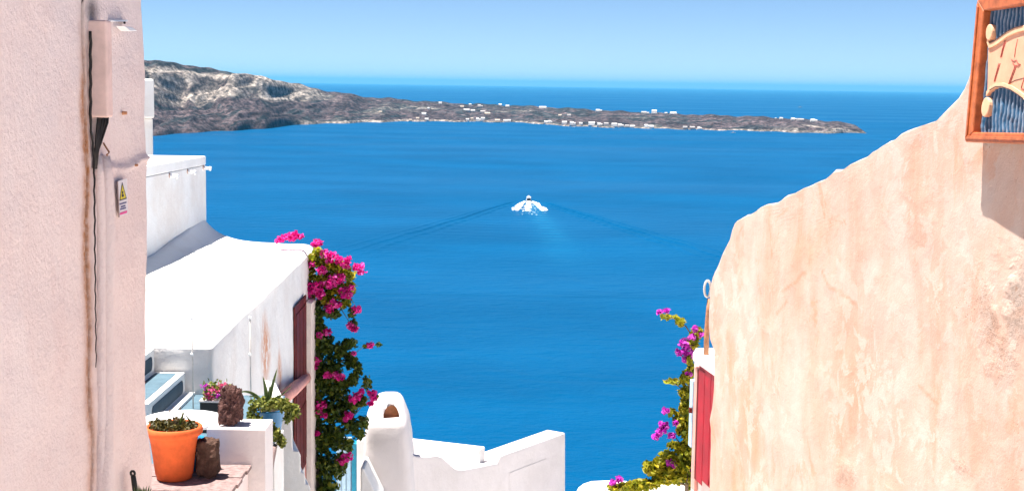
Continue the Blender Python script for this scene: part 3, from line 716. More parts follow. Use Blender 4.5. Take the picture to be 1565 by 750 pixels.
# ================================================================== BEYOND THE PEACH WALL: house with red shutter
sh_a = P(1092.5, 600, 7.5); sh_b = P(1056.5, 600, 7.95)
sh_d = sh_b - sh_a; sh_d[2] = 0; sh_d /= np.linalg.norm(sh_d); sh_n = np.array([-sh_d[1], sh_d[0], 0])
if sh_n[0] > 0: sh_n = -sh_n
sh_p = sh_a.copy()
def SHp(px, py, out=0.0): return PPL(px, py, sh_p + sh_n * out, sh_n)
hs = thing('shuttered_house', 'narrow pale house with a red and blue shuttered window behind the peach wall', 'house', SHp(1075, 900))
def sh_block(name, x0, x1, y0, y1, o0, o1, mat, bev=.004, parent=hs):
    zt_ = SHp((x0 + x1) / 2, y0, 0)[2]; zb_ = SHp((x0 + x1) / 2, y1, 0)[2]
    a_ = SHp(x0, 600, 0) + sh_n * o0; b_ = SHp(x1, 600, 0) + sh_n * o0
    q = [np.array([a_[0], a_[1], zb_]), np.array([b_[0], b_[1], zb_]), np.array([b_[0], b_[1], zt_]), np.array([a_[0], a_[1], zt_])]
    return prism(name, q, sh_n * (o1 - o0), mat, parent, bev)
sh_block('wall', 1056, 1140, 558, 1250, -.5, -.012, M['pale_wood'], .012)
sh_block('lintel', 1064, 1104, 547, 565, -.16, .030, M['white_smooth'], .016)
shut = sh_block('red_shutter', 1071, 1101, 562, 744, -.010, .012, M['red_paint'])
for k in range(3): sh_block('shutter_board', 1071.5 + k * 9.8, 1080.7 + k * 9.8, 565, 741, .0125, .017, M['red_paint'], .002, shut)
sh_block('frame_post', 1068.2, 1070.2, 564, 735, -.01, .014, M['dark_red'], .002)
sh_block('frame_post', 1062.8, 1067.8, 560, 752, -.01, .010, M['pink_wood'], .003)
sh_block('blue_shutter', 1057.6, 1062.2, 580, 684, -.01, .014, M['pale_blue'], .003)
sh_block('latch', 1061.2, 1062.6, 623, 631, .014, .03, M['dark_red'], .002)
pipe = thing('vent_pipe', 'rusty vent pipe with a looped top standing on the white lintel', 'pipe', P(1084, 540, 7.72))
tube('pipe', [P(1079, 558, 7.72), P(1080, 510, 7.72), P(1082.5, 475, 7.72), P(1084.5, 456, 7.72)], [.0145, .0145, .013, .012], M['rust'], pipe, 10)
lc = P(1081.2, 441, 7.72)
tube('loop', [lc + np.array([.017 * math.cos(a), 0, .045 * math.sin(a)]) for a in np.linspace(0, 2 * math.pi, 18, endpoint=False)], .0065, M['metal_pale'], pipe, 8, True)

# low white terrace roof below the shutters
def rounded_slab(name, outline_top, off, mat, parent, bev, seg=4): return prism(name, outline_top, off, mat, parent, bev, seg)
low = thing('low_white_roof', 'low white rounded roof under the purple bougainvillea', 'roof', W(1, 11, -5))
ts = [(876, 764), (882, 752), (890, 746), (902, 742), (925, 741), (950, 741.5), (1000, 744), (1040, 742.5), (1075, 740)]
poly = [P(x, y, 10.3) for x, y in ts] + [P(1075, 900, 10.3), P(876, 900, 10.3)]
prism('roof_slab', poly, (0.02, .16, 0), M['white_smooth'], low, .03, 3)

# ================================================================== WHITE HOUSE ON THE LEFT
wh = thing('white_house', 'white house with a flat sunlit roof and a dark red door', 'house', W(-3.6, 15.5, -6))
rz = -2.2
nxx, nyy = 46, 60
xs = np.concatenate([np.linspace(-5.2, -4.25, 6), np.linspace(-4.2, -2.62, 40)]); ysr = np.linspace(12.0, 19.35, nyy)
GX, GY = np.meshgrid(xs, ysr, indexing='ij')
right = np.interp(GY, [12, 19.35], [-2.56, -2.70])
GX = -5.2 + (GX + 5.2) / (-2.62 + 5.2) * (right + 5.2)
rise = np.interp(GY, [12, 15, 17, 19.35], [.02, .05, .11, .39])
fill = np.exp(-np.clip(GX + 4.22, 0, 9) / .24)
GZ = rz + rise * fill + .018 * fbm(GX * 1.5, GY * 1.1, 3, 15) + .006 * fbm(GX * 6, GY * 6, 3, 18)
edge = np.minimum.reduce([right - GX, GY - 12.0, 19.35 - GY]); rr = .10
dd = np.clip(edge, 0, rr); GZ -= rr * .8 - np.sqrt(np.maximum(rr * rr - (rr - dd) ** 2, 0)) * .8
GZ += CAMZ
top = np.stack([GX, GY, GZ], 2).reshape(-1, 3); nn2 = len(top)
ia = lambda i, j: i * nyy + j
loop = [ia(i, 0) for i in range(nxx)] + [ia(nxx - 1, j) for j in range(1, nyy)] + [ia(i, nyy - 1) for i in range(nxx - 2, -1, -1)] + [ia(0, j) for j in range(nyy - 2, 0, -1)]
roof = fast_mesh('roof', top, grid_faces(nxx, nyy), M['white_smooth'], wh)
lv = top[loop]; nl = len(lv); rows = [lv.copy()]
for k in range(1, 24):
    q = lv.copy(); zz = CAMZ - 6.6; q[:, 2] = lv[:, 2] + (zz - lv[:, 2]) * (k / 23) ** 1.5
    bul = .022 * fbm(q[:, 0] * 2 + q[:, 1] * 2, q[:, 2] * 2, 3, 24)
    q[:, 0] += np.where(np.abs(q[:, 0] - np.interp(q[:, 1], [12, 19.35], [-2.56, -2.70])) < .02, bul, 0); q[:, 1] += np.where(q[:, 1] < 12.02, -bul, 0)
    rows.append(q)
wallV = np.concatenate(rows, 0)
Fw = []
for k in range(23):
    a = k * nl + np.arange(nl); b2 = k * nl + (np.arange(nl) + 1) % nl
    Fw.append(np.stack([a, b2, b2 + nl, a + nl], 1))
t = NT('stained_whitewash'); v = t.coord('Position')
a_ = t.noise(1.7, 6, .6, v); g_ = t.noise(38, 5, .62, v); cc_ = t.noise(6, 5, .6, v)
basec = t.ramp(a_, [(.38, (.72, .68, .65)), (.56, (.78, .76, .74))])
stn = t.attr('stain')['Fac']; vn = t.noise(14, 6, .75, t.coord('Position', (1, 1, .45)))
basec = t.mix(t.math('MULTIPLY', stn, t.ramp(vn, [(.43, 0), (.50, .95)])), basec, (.58, .21, .07))
t.set(basec, .88, .2, t.bump(g_, .35, .01, t.bump(cc_, .5, .04)))
wallo = fast_mesh('wall', wallV, np.concatenate(Fw, 0), t.m, wh, True)
s1 = P(404, 540, 14.8); s2_ = P(420, 585, 15.6)
dst = np.minimum(np.sqrt((wallV[:, 1] - 14.95) ** 2 * 2 + (wallV[:, 2] - s1[2]) ** 2 * 1.4), np.sqrt((wallV[:, 1] - 16.0) ** 2 * 9 + (wallV[:, 2] - s2_[2]) ** 2 * 1.6))
set_attr(wallo, 'stain', np.clip(1.35 - dst / .40, 0, 1) * (wallV[:, 0] > -2.8))
# a subdivided patch is needed for the stain to show: handled by the fine wall rows above
# upper block (tower) with its own rim
tb = thing('white_roof_block', 'white block with rimmed flat top and water spouts above the sunlit roof', 'building', W(-5, 18, -3))
txr0 = P(227, 255, 17.0)[0]; tF = P(312.5, 239, 19.3)
tops = -1.045
def tw(Y): return np.interp(Y, [12, 19.3], [-4.60, -4.17])
pts = [W(tw(14.0), 14.0, -3.2), W(tw(19.3), 19.3, -3.2), W(-7.2, 19.3, -3.2), W(-7.2, 14.0, -3.2)]
prism('wall', pts, (0, 0, tops - .10 + 3.2), M['white'], tb, .01)
rim = .10
for nm, q in (('rim', [(tw(14.0), 14.0), (tw(19.3), 19.3), (tw(19.3) - rim, 19.3), (tw(14.0) - rim, 14.0)]), ('rim', [(tw(19.3) - rim - .002, 19.3), (-7.2, 19.3), (-7.2, 19.3 - rim), (tw(19.3) - rim - .002, 19.3 - rim)])):
    prism(nm, [W(x, y, tops - .097) for x, y in q], (0, 0, .12), M['white_smooth'], tb, .012)
for px in (251.5, 281, 309):
    Yp = np.interp(px, [227, 312], [17.0, 19.25]); pz = interp(px, [(227, 277), (251, 268), (281, 262), (309, 256)])
    p = np.array([tw(Yp), Yp, P(px, pz, Yp)[2]])
    s_ = thing('water_spout', 'small white water spout with rusty mouth on the side of the roof block', 'spout', p, 'water spouts on the roof block')
    tube('pipe', [p + np.array([-.05, 0, 0]), p + np.array([.085, 0, -.012])], .022, M['plastic_white'], s_, 10)
    tube('pipe_end', [p + np.array([.08, 0, -.012]), p + np.array([.105, 0, -.016])], .030, M['plastic_white'], s_, 10)
    tube('rust_collar', [p + np.array([-.004, 0, .0]), p + np.array([.006, 0, 0])], .032, M['spout'], s_, 10)
# farther white building seen past the pink corner
fb = thing('far_white_building', 'white building with an overhanging upper storey just past the pink corner', 'building', W(-8, 26, -8))
def fbq(px, Y): x = P(px, 150, Y)[0]; return [W(x, Y, 0), W(x - 1.6, Y + 3.2, 0), W(x - 6, Y + 3.2, 0), W(x - 6, Y, 0)]
zsp = P(236, 181, 24)[2]; ztp = P(236, 121, 24)[2]
prism('upper_storey', [np.array([p[0], p[1], zsp]) for p in fbq(236, 24)], (0, 0, ztp - zsp), M['white'], fb, .03)
prism('lower_storey', [np.array([p[0], p[1], CAMZ - 9]) for p in fbq(233.5, 24.12)], (0, 0, zsp - .002 - CAMZ + 9), M['white'], fb, .03)

# red door in the side wall, far jamb, brace
def whX(Y): return np.interp(Y, [12, 19.35], [-2.56, -2.70])
def ww(px, Y=None):
    # forward distance on the side wall for a photo column
    u = (px - 782.5) / FPX; a = (-2.70 + 2.56) / 7.35; return (-2.56 - 12 * a) / (u - a)
dY0, dY1 = ww(444.5), ww(462)
dz1 = P(452, 470, dY0)[2] - CAMZ; dz0 = -4.95
dx = whX(dY0)
dr = prism('door', [W(whX(dY0) + .012, dY0, dz0), W(whX(dY1) + .012, dY1, dz0), W(whX(dY1) + .012, dY1, dz1), W(whX(dY0) + .012, dY0, dz1)], (.02, 0, 0), M['dark_red'], wh, .004)
for k in range(3):
    a0 = dY0 + .06 + k * (dY1 - dY0 - .06) / 3; a1 = a0 + (dY1 - dY0 - .06) / 3 - .05
    for (c0, c1) in ((dz0 + .1, dz0 + .85), (dz0 + .95, dz1 - .1)):
        prism('door_panel', [W(whX(a0) + .032, a0, c0), W(whX(a1) + .032, a1, c0), W(whX(a1) + .032, a1, c1), W(whX(a0) + .032, a0, c1)], (.010, 0, 0), M['dark_red'], dr, .004)
jY = ww(464)
jz = P(466, 461, jY)[2] - CAMZ
jx0 = whX(jY) - .1; jx1 = P(476.5, 600, jY)[0]
prism('door_jamb', [W(jx0, jY, -6.4), W(jx1 - .075, jY - .012, -6.4), W(jx1 - .075, jY - .012, jz), W(jx0, jY, jz)], (0, .45, 0), M['pink_wood'], wh, .01)
prism('door_jamb', [W(jx1 - .073, jY - .01, -6.4), W(jx1, jY - .01, -6.4), W(jx1, jY - .01, jz - .02), W(jx1 - .073, jY - .01, jz)], (0, .45, 0), M['pale_wood'], wh, .012)
tube('brace', [P(467, 577, jY - .03), P(447, 596, 16.2), P(424, 615, 15.4)], [.075, .075, .08], M['pink_wood'], wh, 8)

# ---- blue painted stairs in front of the white house
stair = thing('blue_painted_stairs', 'white edged stairs with grey blue treads and risers', 'stairs', W(-3.0, 11.5, -3.6))
Yn, Yf_ = 10.75, 11.97
xr = [-2.785, -3.045, -3.32, -3.60]; zs_ = [-2.68, -2.485, -2.285, -2.085, -1.885]
for k, x in enumerate(xr):
    x1 = xr[k + 1] if k + 1 < len(xr) else x - .3
    stp = box('step', x1 - .05, x, Yn, Yf_, -3.7, zs_[k + 1], M['white_smooth'], stair, .022, 3)
    # tread and riser panels, rounded like the painted fields
    def rrect(a0, a1, b0, b1, r, f):
        out = []
        for (ca, cb, q0) in ((a1 - r, b1 - r, 0), (a0 + r, b1 - r, 90), (a0 + r, b0 + r, 180), (a1 - r, b0 + r, 270)):
            for q in range(0, 91, 22): out.append(f(ca + r * math.cos(R(q0 + q)), cb + r * math.sin(R(q0 + q))))
        return out
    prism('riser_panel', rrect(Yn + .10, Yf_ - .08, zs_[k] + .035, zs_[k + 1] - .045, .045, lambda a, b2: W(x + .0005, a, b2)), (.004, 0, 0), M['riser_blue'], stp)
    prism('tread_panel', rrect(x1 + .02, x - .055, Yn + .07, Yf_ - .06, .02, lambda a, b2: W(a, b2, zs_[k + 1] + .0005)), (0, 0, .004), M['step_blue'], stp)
ter = box('terrace', -4.2, -1.93, 9.06, 11.99, -3.9, -2.68, M['step_blue'], None, .01)
struct(ter, 'small grey blue painted terrace in front of the white house', 'terrace')
tag(box('white_kerb', -2.783, -2.70, Yn, Yf_, -2.679, -2.655, M['white_smooth'], None, .01), 'white painted kerb line at the foot of the stairs', 'kerb')

# thin white poles
for px, y0, Y in ((293.5, 485, 11.45), (382, 484, 11.5)):
    bse = P(px + 2, 640, Y); bse[2] = CAMZ - 2.68; tp_ = P(px, y0, Y)
    s_ = thing('thin_pole', 'thin white pole with two beads on the blue terrace', 'pole', bse, 'thin poles on the terrace')
    tube('rod', [bse - np.array([0, 0, .002]), bse * .5 + tp_ * .5, tp_], .0062, M['metal_pale'], s_, 8)
    for fy in (y0 + 1, 541):
        q = P(px, fy, Y); bm = bmesh.new(); bmesh.ops.create_uvsphere(bm, u_segments=10, v_segments=8, radius=.014); bmesh.ops.translate(bm, verts=bm.verts, vec=tuple(q)); bm_obj('bead', bm, M['plastic_white'], s_, True)

# ---- low wall with the rock, ledge with the pot
lowY0, lowY1 = 8.76, 9.05
lowx1 = P(405, 665, lowY0)[0]
lw_ = tag(box('low_wall', P(316, 665, lowY0)[0], lowx1, lowY0, lowY1, -4.6, -2.18, M['white_shade_tone'], None, .012, 2), 'low pale wall carrying the lava rock beside the terracotta pot', 'wall')
ledx1 = P(366, 735, 8.4)[0]
led = thing('ledge', 'low boarded ledge under the terracotta pot', 'ledge', W(-1.9, 8.4, -4.4))
box('masonry', -2.55, ledx1 - .012, 8.16, 8.755, -4.6, -2.425, M['pink'], led, .012)
for k in range(4):
    y0 = 8.15 + k * .15
    box('board', -2.55, ledx1 + .01 * (k % 2), y0, y0 + .144, -2.423, -2.398 - .003 * (k % 2), M['wood_grey'], led, .004)

# terracotta pot
pc = P(266.5, 735, 8.42); pc[2] = CAMZ - 2.399
pot = thing('terracotta_pot', 'terracotta flower pot with low green sedum on the ledge', 'flower pot', pc)
Hp = .335; Rp = .163
lathe('pot_body', [(.098, 0), (.104, .004), (.106, .02), (.112, .03), (.138, .22), (.147, .268), (.163, .272), (.172, .283), (.174, .300), (.170, .318), (.162, .325), (.150, .320), (.144, .300), (.140, .285)], pc, M['terracotta'], pot, 48)
lathe('soil', [(.139, .26), (.143, .288), (.10, .300), (.03, .305)], pc, M['soil'], pot, 24)
a = RNG.uniform(0, 2 * math.pi, 900); r_ = np.sqrt(RNG.uniform(0, 1, 900)) * .142
hgt = .30 + .035 * RNG.uniform(0, 1, 900) * (.6 + .8 * vnoise(np.cos(a) * r_ * 30 + 9, np.sin(a) * r_ * 30 + 9, 2)) + .015 * (np.abs(a - 3.4) < .6)
o = leaves('sedum', np.stack([pc[0] + r_ * np.cos(a), pc[1] + r_ * np.sin(a), pc[2] + hgt], 1), .016, M['moss'], pot, .2, 1.7); o['kind'] = 'stuff'
tube('stalk', [pc + np.array([.03, .0, .30]), pc + np.array([.055, .02, .40]), pc + np.array([.09, .03, .35]), pc + np.array([.115, .03, .31])], [.006, .008, .007, .005], M['leaf_succ'], pot, 7)
for k in range(9):
    x0 = .02 * math.cos(k * 2.3); y0 = .02 * math.sin(k * 2.3); x1 = -.04 + .012 * k; h = .395 + .04 * ((k * 5) % 4) / 3
    tube('dry_stem', [pc + np.array([x0, y0, .30]), pc + np.array([x1 * .6, y0, .36]), pc + np.array([x1, y0, h])], .0012, M['bark'], pot, 4)
    hd = pc + np.array([x1, y0, h]); bm = bmesh.new(); bmesh.ops.create_icosphere(bm, subdivisions=1, radius=.0042); bmesh.ops.scale(bm, verts=bm.verts, vec=(.8, .8, 1.5)); bmesh.ops.translate(bm, verts=bm.verts, vec=tuple(hd)); bm_obj('seed_head', bm, M['bark'], pot)
# blue cloth between pot and boulder
def rock(name, c, dims, seed, mat, sub=4, rough=.22, boxy=.5, parent=None, fine=.05):
    bm = bmesh.new(); bmesh.ops.create_icosphere(bm, subdivisions=sub, radius=1)
    for v_ in bm.verts:
        q = v_.co.normalized(); m_ = max(abs(q.x), abs(q.y), abs(q.z)); q = q * (1 - boxy) + q / m_ * boxy * .86
        n_ = mnoise.fractal(v_.co * 1.3 + Vector((seed, seed * 1.7, 0)), .9, 2.1, 4) * rough
        c_ = mnoise.cell(v_.co * 5 + Vector((seed, 0, 0))) * fine + mnoise.noise(v_.co * 9 + Vector((seed, 3, 1))) * fine
        v_.co = q * (1 + n_ + c_)
    zmin = min(v_.co.z for v_ in bm.verts)
    for v_ in bm.verts:
        v_.co.z = max(v_.co.z, zmin * .93)
        v_.co = Vector((c[0] + v_.co.x * dims[0] / 2, c[1] + v_.co.y * dims[1] / 2, c[2] + (v_.co.z - zmin * .93) / (-2 * zmin * .965) * dims[2]))
    return bm_obj(name, bm, mat, parent, fine < .04)
rb = P(318.5, 740, 8.47); rb[2] = CAMZ - 2.400
tag(rock('boulder', rb, (.150, .15, .245), 3.3, M['lava_dark'], 4, .14, .75), 'smooth dark brown boulder leaning by the terracotta pot', 'rock')
rt = P(355, 660, 8.90); rt[2] = CAMZ - 2.181
tag(rock('lava_rock', rt, (.150, .15, .262), 8.1, M['lava'], 5, .26, .72, None, .10), 'rough pitted reddish lava rock standing on the low wall', 'rock')
bm = bmesh.new(); bmesh.ops.create_icosphere(bm, subdivisions=4, radius=1)
for v_ in bm.verts:
    n_ = mnoise.fractal(v_.co * 2.2 + Vector((5, 1, 0)), .8, 2.2, 4); f_ = abs(mnoise.noise(v_.co * 3.5)) * .35
    v_.co = v_.co * (1 + .35 * n_ - f_)
cb = P(308, 712, 8.63)
for v_ in bm.verts: v_.co = Vector((cb[0] + v_.co.x * .105, cb[1] + v_.co.y * .075, max(CAMZ - 2.400, cb[2] + v_.co.z * .20)))
tag(bm_obj('blue_bag', bm, M['cloth_blue'], None, True), 'crumpled blue bag stuffed between pot and dark boulder', 'bag')

# round white table
tc = PZ(280, 640, -2.28); tc[2] = CAMZ - 2.68
tbl = thing('round_table', 'round white plastic garden table behind the low wall', 'table', tc)
lathe('table_top', [(.05, .372), (.25, .374), (.272, .378), (.278, .388), (.278, .396), (.272, .402), (.262, .401), (.255, .397), (.10, .397), (.02, .397)], tc, M['plastic_white'], tbl, 64)
lathe('pedestal', [(.16, 0), (.16, .012), (.05, .04), (.032, .10), (.032, .30), (.06, .372)], tc, M['plastic_white'], tbl, 24)

# black planter with pink flowers
pcn = P(327, 616, 10.75); px0, px1 = P(305.5, 616, 10.65)[0], P(345, 616, 10.65)[0]
plt = thing('black_planter', 'black trough planter with pink and yellow flowers on the terrace', 'planter', W((px0 + px1) / 2, 10.75, -2.68))
ptop = P(327, 614.5, 10.65)[2] - CAMZ
box('trough', px0, px1, 10.65, 10.82, -2.681, ptop, M['plastic_black'], plt, .006)
box('rim', px0 - .006, px1 + .006, 10.644, 10.826, ptop - .001, ptop + .012, M['metal_pale'], plt, .003)
pts = np.stack([RNG.uniform(px0 + .01, px1 + .02, 260), RNG.uniform(10.66, 10.82, 260), CAMZ + ptop + .02 + .10 * RNG.uniform(0, 1, 260) ** 1.2 + .02 * RNG.normal(size=260)], 1)
leaves('foliage', pts, .026, M['leaf_succ'], plt, .3, 1.4)['kind'] = 'stuff'
for k, (fx, fy) in enumerate(((312, 590), (318, 601), (325, 595), (331, 604), (337, 590), (341, 588), (343, 596), (322, 608), (334, 597))):
    q = P(fx, fy, 10.66); leaves('flower_cluster', q + RNG.normal(size=(14, 3)) * np.array([.013, .012, .010]), .020, M['geranium'] if k % 3 else M['bract_purple'], plt, .5, 1.1, RNG.uniform(.1, 1, 14))

# support block, blue bucket with agave and trailing succulent
tag(box('support_block', -1.93, P(424, 680, 9.75)[0], 9.62, 10.02, -4.8, -2.49, M['white'], None, .015), 'small white plinth under the blue bucket', 'plinth')
bc = P(411, 650, 9.82); bc[2] = CAMZ - 2.491
bk = thing('blue_bucket', 'blue and white bucket planted with agave and trailing succulents', 'planter', bc)
lathe('bucket', [(.072, 0), (.076, .01), (.112, .19), (.118, .195), (.118, .205), (.108, .205), (.10, .17)], bc, M['blue_paint'], bk, 32)
def patch_strip(q0, q1, z0, z1, name, mat):
    V_ = []; F_ = []; n_ = 8
    for k in range(n_ + 1):
        q = q0 + (q1 - q0) * k / n_
        for z in (z0 + .012 * math.sin(k * 2.2), z1 + .010 * math.sin(k * 1.7)):
            rr_ = .076 + (z - .01) / .18 * .036 + .0015; V_.append((bc[0] + rr_ * math.cos(q), bc[1] + rr_ * math.sin(q), bc[2] + z))
    for k in range(n_): F_.append((2 * k, 2 * k + 2, 2 * k + 3, 2 * k + 1))
    mesh_obj(name, V_, F_, mat, bk, True)
patch_strip(R(225), R(285), .03, .13, 'white_motif', M['plastic_white'])
lathe('soil', [(.10, .16), (.104, .185), (.02, .19)], bc, M['soil'], bk, 16)
def blade(name, base_, tip_, mid_, w_, mat, parent, fold=.3):
    V_ = []; n_ = 12; base_, tip_, mid_ = map(np.asarray, (base_, tip_, mid_)); cl = []
    for k in range(n_ + 1):
        q = k / n_; p = base_ * (1 - q) ** 2 + 2 * mid_ * q * (1 - q) + tip_ * q * q
        tn = 2 * (mid_ - base_) * (1 - q) + 2 * (tip_ - mid_) * q; tn = tn / np.linalg.norm(tn)
        sd = np.cross(tn, [0, -1, .25]); sd /= np.linalg.norm(sd) + 1e-9; up_ = np.cross(sd, tn)
        ww_ = w_ * (1 - q) ** .6 * (1 - .25 * (1 - q) ** 6)
        V_ += [p - sd * ww_ + up_ * ww_ * fold, p - up_ * w_ * .08, p + sd * ww_ + up_ * ww_ * fold]; cl += [.2 + .3 * q, .15 + .2 * q, .9]
    F_ = []
    for k in range(n_):
        i = 3 * k; F_ += [(i, i + 1, i + 4, i + 3), (i + 1, i + 2, i + 5, i + 4)]
    o_ = mesh_obj(name, V_, F_, mat, parent, True); set_attr(o_, 'leafcol', cl); return o_
crown = bc + np.array([-.01, -.02, .20])
for (tx, ty, mx, my, w_) in ((401.5, 574, 409, 600, .022), (413, 586, 410, 605, .012), (424, 562, 414, 596, .020), (364, 600, 388, 590, .016), (446, 590, 428, 604, .009), (380, 606, 393, 600, .013), (432, 603, 420, 603, .012)):
    blade('agave_leaf', crown, P(tx, ty, 9.7), P(mx, my, 9.66), w_, M['leaf_agave'], bk)
pts = np.concatenate([blob_pts(388, 620, 10, 12, 90, 9.66, .06), blob_pts(405, 617, 18, 11, 190, 9.66, .10), blob_pts(425, 616, 18, 10, 200, 9.64, .10), blob_pts(446, 628, 13, 14, 180, 9.62, .08), blob_pts(436, 620, 14, 12, 130, 9.62, .08), blob_pts(386, 636, 10, 14, 130, 9.64, .06), blob_pts(396, 648, 12, 12, 150, 9.6, .05), blob_pts(414, 655, 9, 14, 120, 9.6, .05), blob_pts(422, 664, 9, 12, 110, 9.58, .05), blob_pts(430, 674, 8, 10, 90, 9.58, .04), blob_pts(440, 640, 8, 8, 60, 9.6, .05)])
leaves('trailing_succulent', pts, .022, M['leaf_succ'], bk, .3, 1.35)['kind'] = 'stuff'
pk = [P(405, 736, 9.35), P(411, 738, 9.35), P(421, 684, 9.52), P(415, 682, 9.52)]
tag(prism('plank', [p + np.array([0, 0, 0]) for p in pk], (.0, .10, 0), M['wood_grey'], None, .004), 'dark weathered plank leaning in the gap beside the low wall', 'plank')
tag(prism('plank', [P(404.5, 728, 9.5), P(408.5, 730, 9.5), P(414, 676, 9.6), P(409, 676, 9.6)], (.0, .06, 0), M['pale_wood'], None, .004), 'pale thin board leaning beside the dark plank', 'plank')

# stepped white stair parapet
sp = [(418, 612), (437, 616), (441, 630), (446, 655), (448, 688), (456, 689), (459.5, 694), (460, 721), (464, 722), (466.5, 727), (467, 739), (472, 740), (474.5, 746), (475, 800), (475, 1000), (395, 1000), (398, 760), (406, 720), (414, 680), (418, 650)]
tag(prism('stair_parapet', [P(x, y, 11.0) for x, y in sp], (-.22, .8, 0), M['white'], None, .018, 3), 'white stepped stair parapet going down beside the red door', 'parapet')

# ================================================================== BOUGAINVILLEA
def cluster(parent, px, py, s, Y, mat, n=26):
    c = P(px, py, Y); k = s / FPX * Y
    q = RNG.normal(size=(n, 3)); q /= np.linalg.norm(q, axis=1)[:, None]; q *= (RNG.uniform(.2, 1, n) ** .6)[:, None]
    return leaves('flower_cluster', c + q * np.array([k, k * 1.0, k * .85]), .050 if Y > 14 else .034, mat, parent, .5, 1.05, RNG.uniform(0, 1, n))
def stem(parent, pts, r0, r1, mat=None):
    n_ = len(pts); tube('stem', pts, [r0 + (r1 - r0) * k / (n_ - 1) for k in range(n_)], mat or M['bark'], parent, 7)

BYd = 18.75
bg_ = thing('bougainvillea', 'magenta bougainvillea climbing the corner by the red door', 'bougainvillea', P(488, 760, BYd))
for pts, r0, r1 in (([(488, 880), (486, 760), (484, 680), (487, 600), (482, 540), (485, 470), (490, 410)], .035, .018), ([(480, 880), (481, 720), (478, 620), (482, 520), (478, 450), (470, 400)], .028, .014),
                    ([(484, 640), (505, 600), (520, 555), (535, 535)], .012, .004), ([(486, 480), (510, 450), (530, 425), (546, 412)], .012, .004), ([(520, 470), (533, 490), (540, 503)], .006, .003), ([(486, 700), (515, 665), (545, 630), (566, 606)], .012, .004), ([(535, 545), (555, 530), (578, 526)], .005, .002), ([(487, 600), (520, 590), (548, 575), (562, 580)], .008, .003)):
    stem(bg_, [P(x, y, BYd + .05 * math.sin(x)) for x, y in pts], r0, r1)
up = [(486, 384, 9, 8, 50), (478, 398, 14, 12, 110), (498, 402, 16, 14, 130), (515, 412, 20, 15, 160), (472, 418, 10, 16, 90), (492, 428, 22, 16, 170), (530, 420, 14, 12, 90), (512, 442, 24, 16, 180), (478, 444, 14, 12, 100), (536, 440, 10, 10, 60), (524, 462, 16, 12, 100), (500, 462, 18, 14, 120)]
lo = [(484, 482, 11, 22, 150), (488, 512, 12, 20, 140), (484, 545, 11, 22, 140), (508, 478, 14, 10, 70), (538, 478, 6, 8, 30), (540, 497, 6, 9, 36), (500, 528, 14, 18, 100), (520, 535, 12, 14, 80), (535, 525, 12, 9, 60), (508, 560, 18, 20, 170), (535, 552, 9, 14, 70), (546, 562, 8, 16, 60), (490, 585, 16, 24, 190), (515, 592, 20, 20, 190), (540, 580, 10, 12, 60), (561, 585, 7, 12, 46), (488, 625, 15, 26, 190), (510, 628, 20, 22, 200), (533, 620, 16, 16, 120), (552, 612, 10, 10, 60), (490, 670, 15, 26, 190), (512, 668, 18, 22, 180), (536, 650, 14, 14, 90), (556, 645, 9, 12, 60), (549, 664, 10, 8, 50), (495, 712, 18, 26, 220), (517, 712, 12, 22, 130), (500, 748, 20, 20, 180), (531, 680, 9, 12, 60), (527, 702, 6, 10, 36), (578, 526, 4, 2, 8), (560, 529, 6, 3, 12), (575, 606, 4, 4, 10)]
U = np.concatenate([blob_pts(x, y, rx, ry, n, BYd, .22) for x, y, rx, ry, n in up]); Lw = np.concatenate([blob_pts(x, y, rx, ry, int(n * 1.7), BYd, .24) for x, y, rx, ry, n in lo])
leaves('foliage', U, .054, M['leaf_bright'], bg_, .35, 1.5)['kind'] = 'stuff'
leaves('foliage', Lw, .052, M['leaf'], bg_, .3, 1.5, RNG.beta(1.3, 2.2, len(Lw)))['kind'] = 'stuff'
for (x, y, s) in ((483, 372, 6), (488, 371, 5), (431, 365, 6), (441, 361, 7), (452, 359, 7), (459, 361, 5), (447, 364, 6), (424, 368, 3), (496, 388, 8), (508, 391, 8), (517, 397, 7), (504, 398, 6), (532, 397, 6), (528, 405, 7), (550, 411, 10), (546, 408, 7), (476, 404, 5), (492, 412, 7), (512, 428, 12), (519, 424, 10), (505, 434, 9), (475, 436, 8), (482, 443, 9), (470, 448, 7), (490, 449, 8), (488, 436, 7), (525, 446, 9), (533, 452, 7), (536, 439, 5), (508, 464, 8), (503, 472, 7), (516, 466, 6), (545, 473, 7), (538, 498, 7), (542, 503, 5), (501, 507, 6), (489, 512, 5), (483, 551, 7), (481, 560, 5), (499, 572, 6), (511, 572, 7), (521, 576, 6), (541, 608, 9), (547, 605, 6), (491, 618, 8), (487, 628, 5), (496, 634, 5), (532, 634, 7), (528, 640, 5), (484, 662, 4), (530, 698, 9), (522, 704, 6), (566, 601, 5), (571, 608, 5), (566, 616, 4), (565, 527, 5), (552, 597, 4), (540, 540, 3), (572, 600, 4)):
    cluster(bg_, x, y, s * 1.12, BYd - .18, M['bract'], int(12 + s * 3.4))

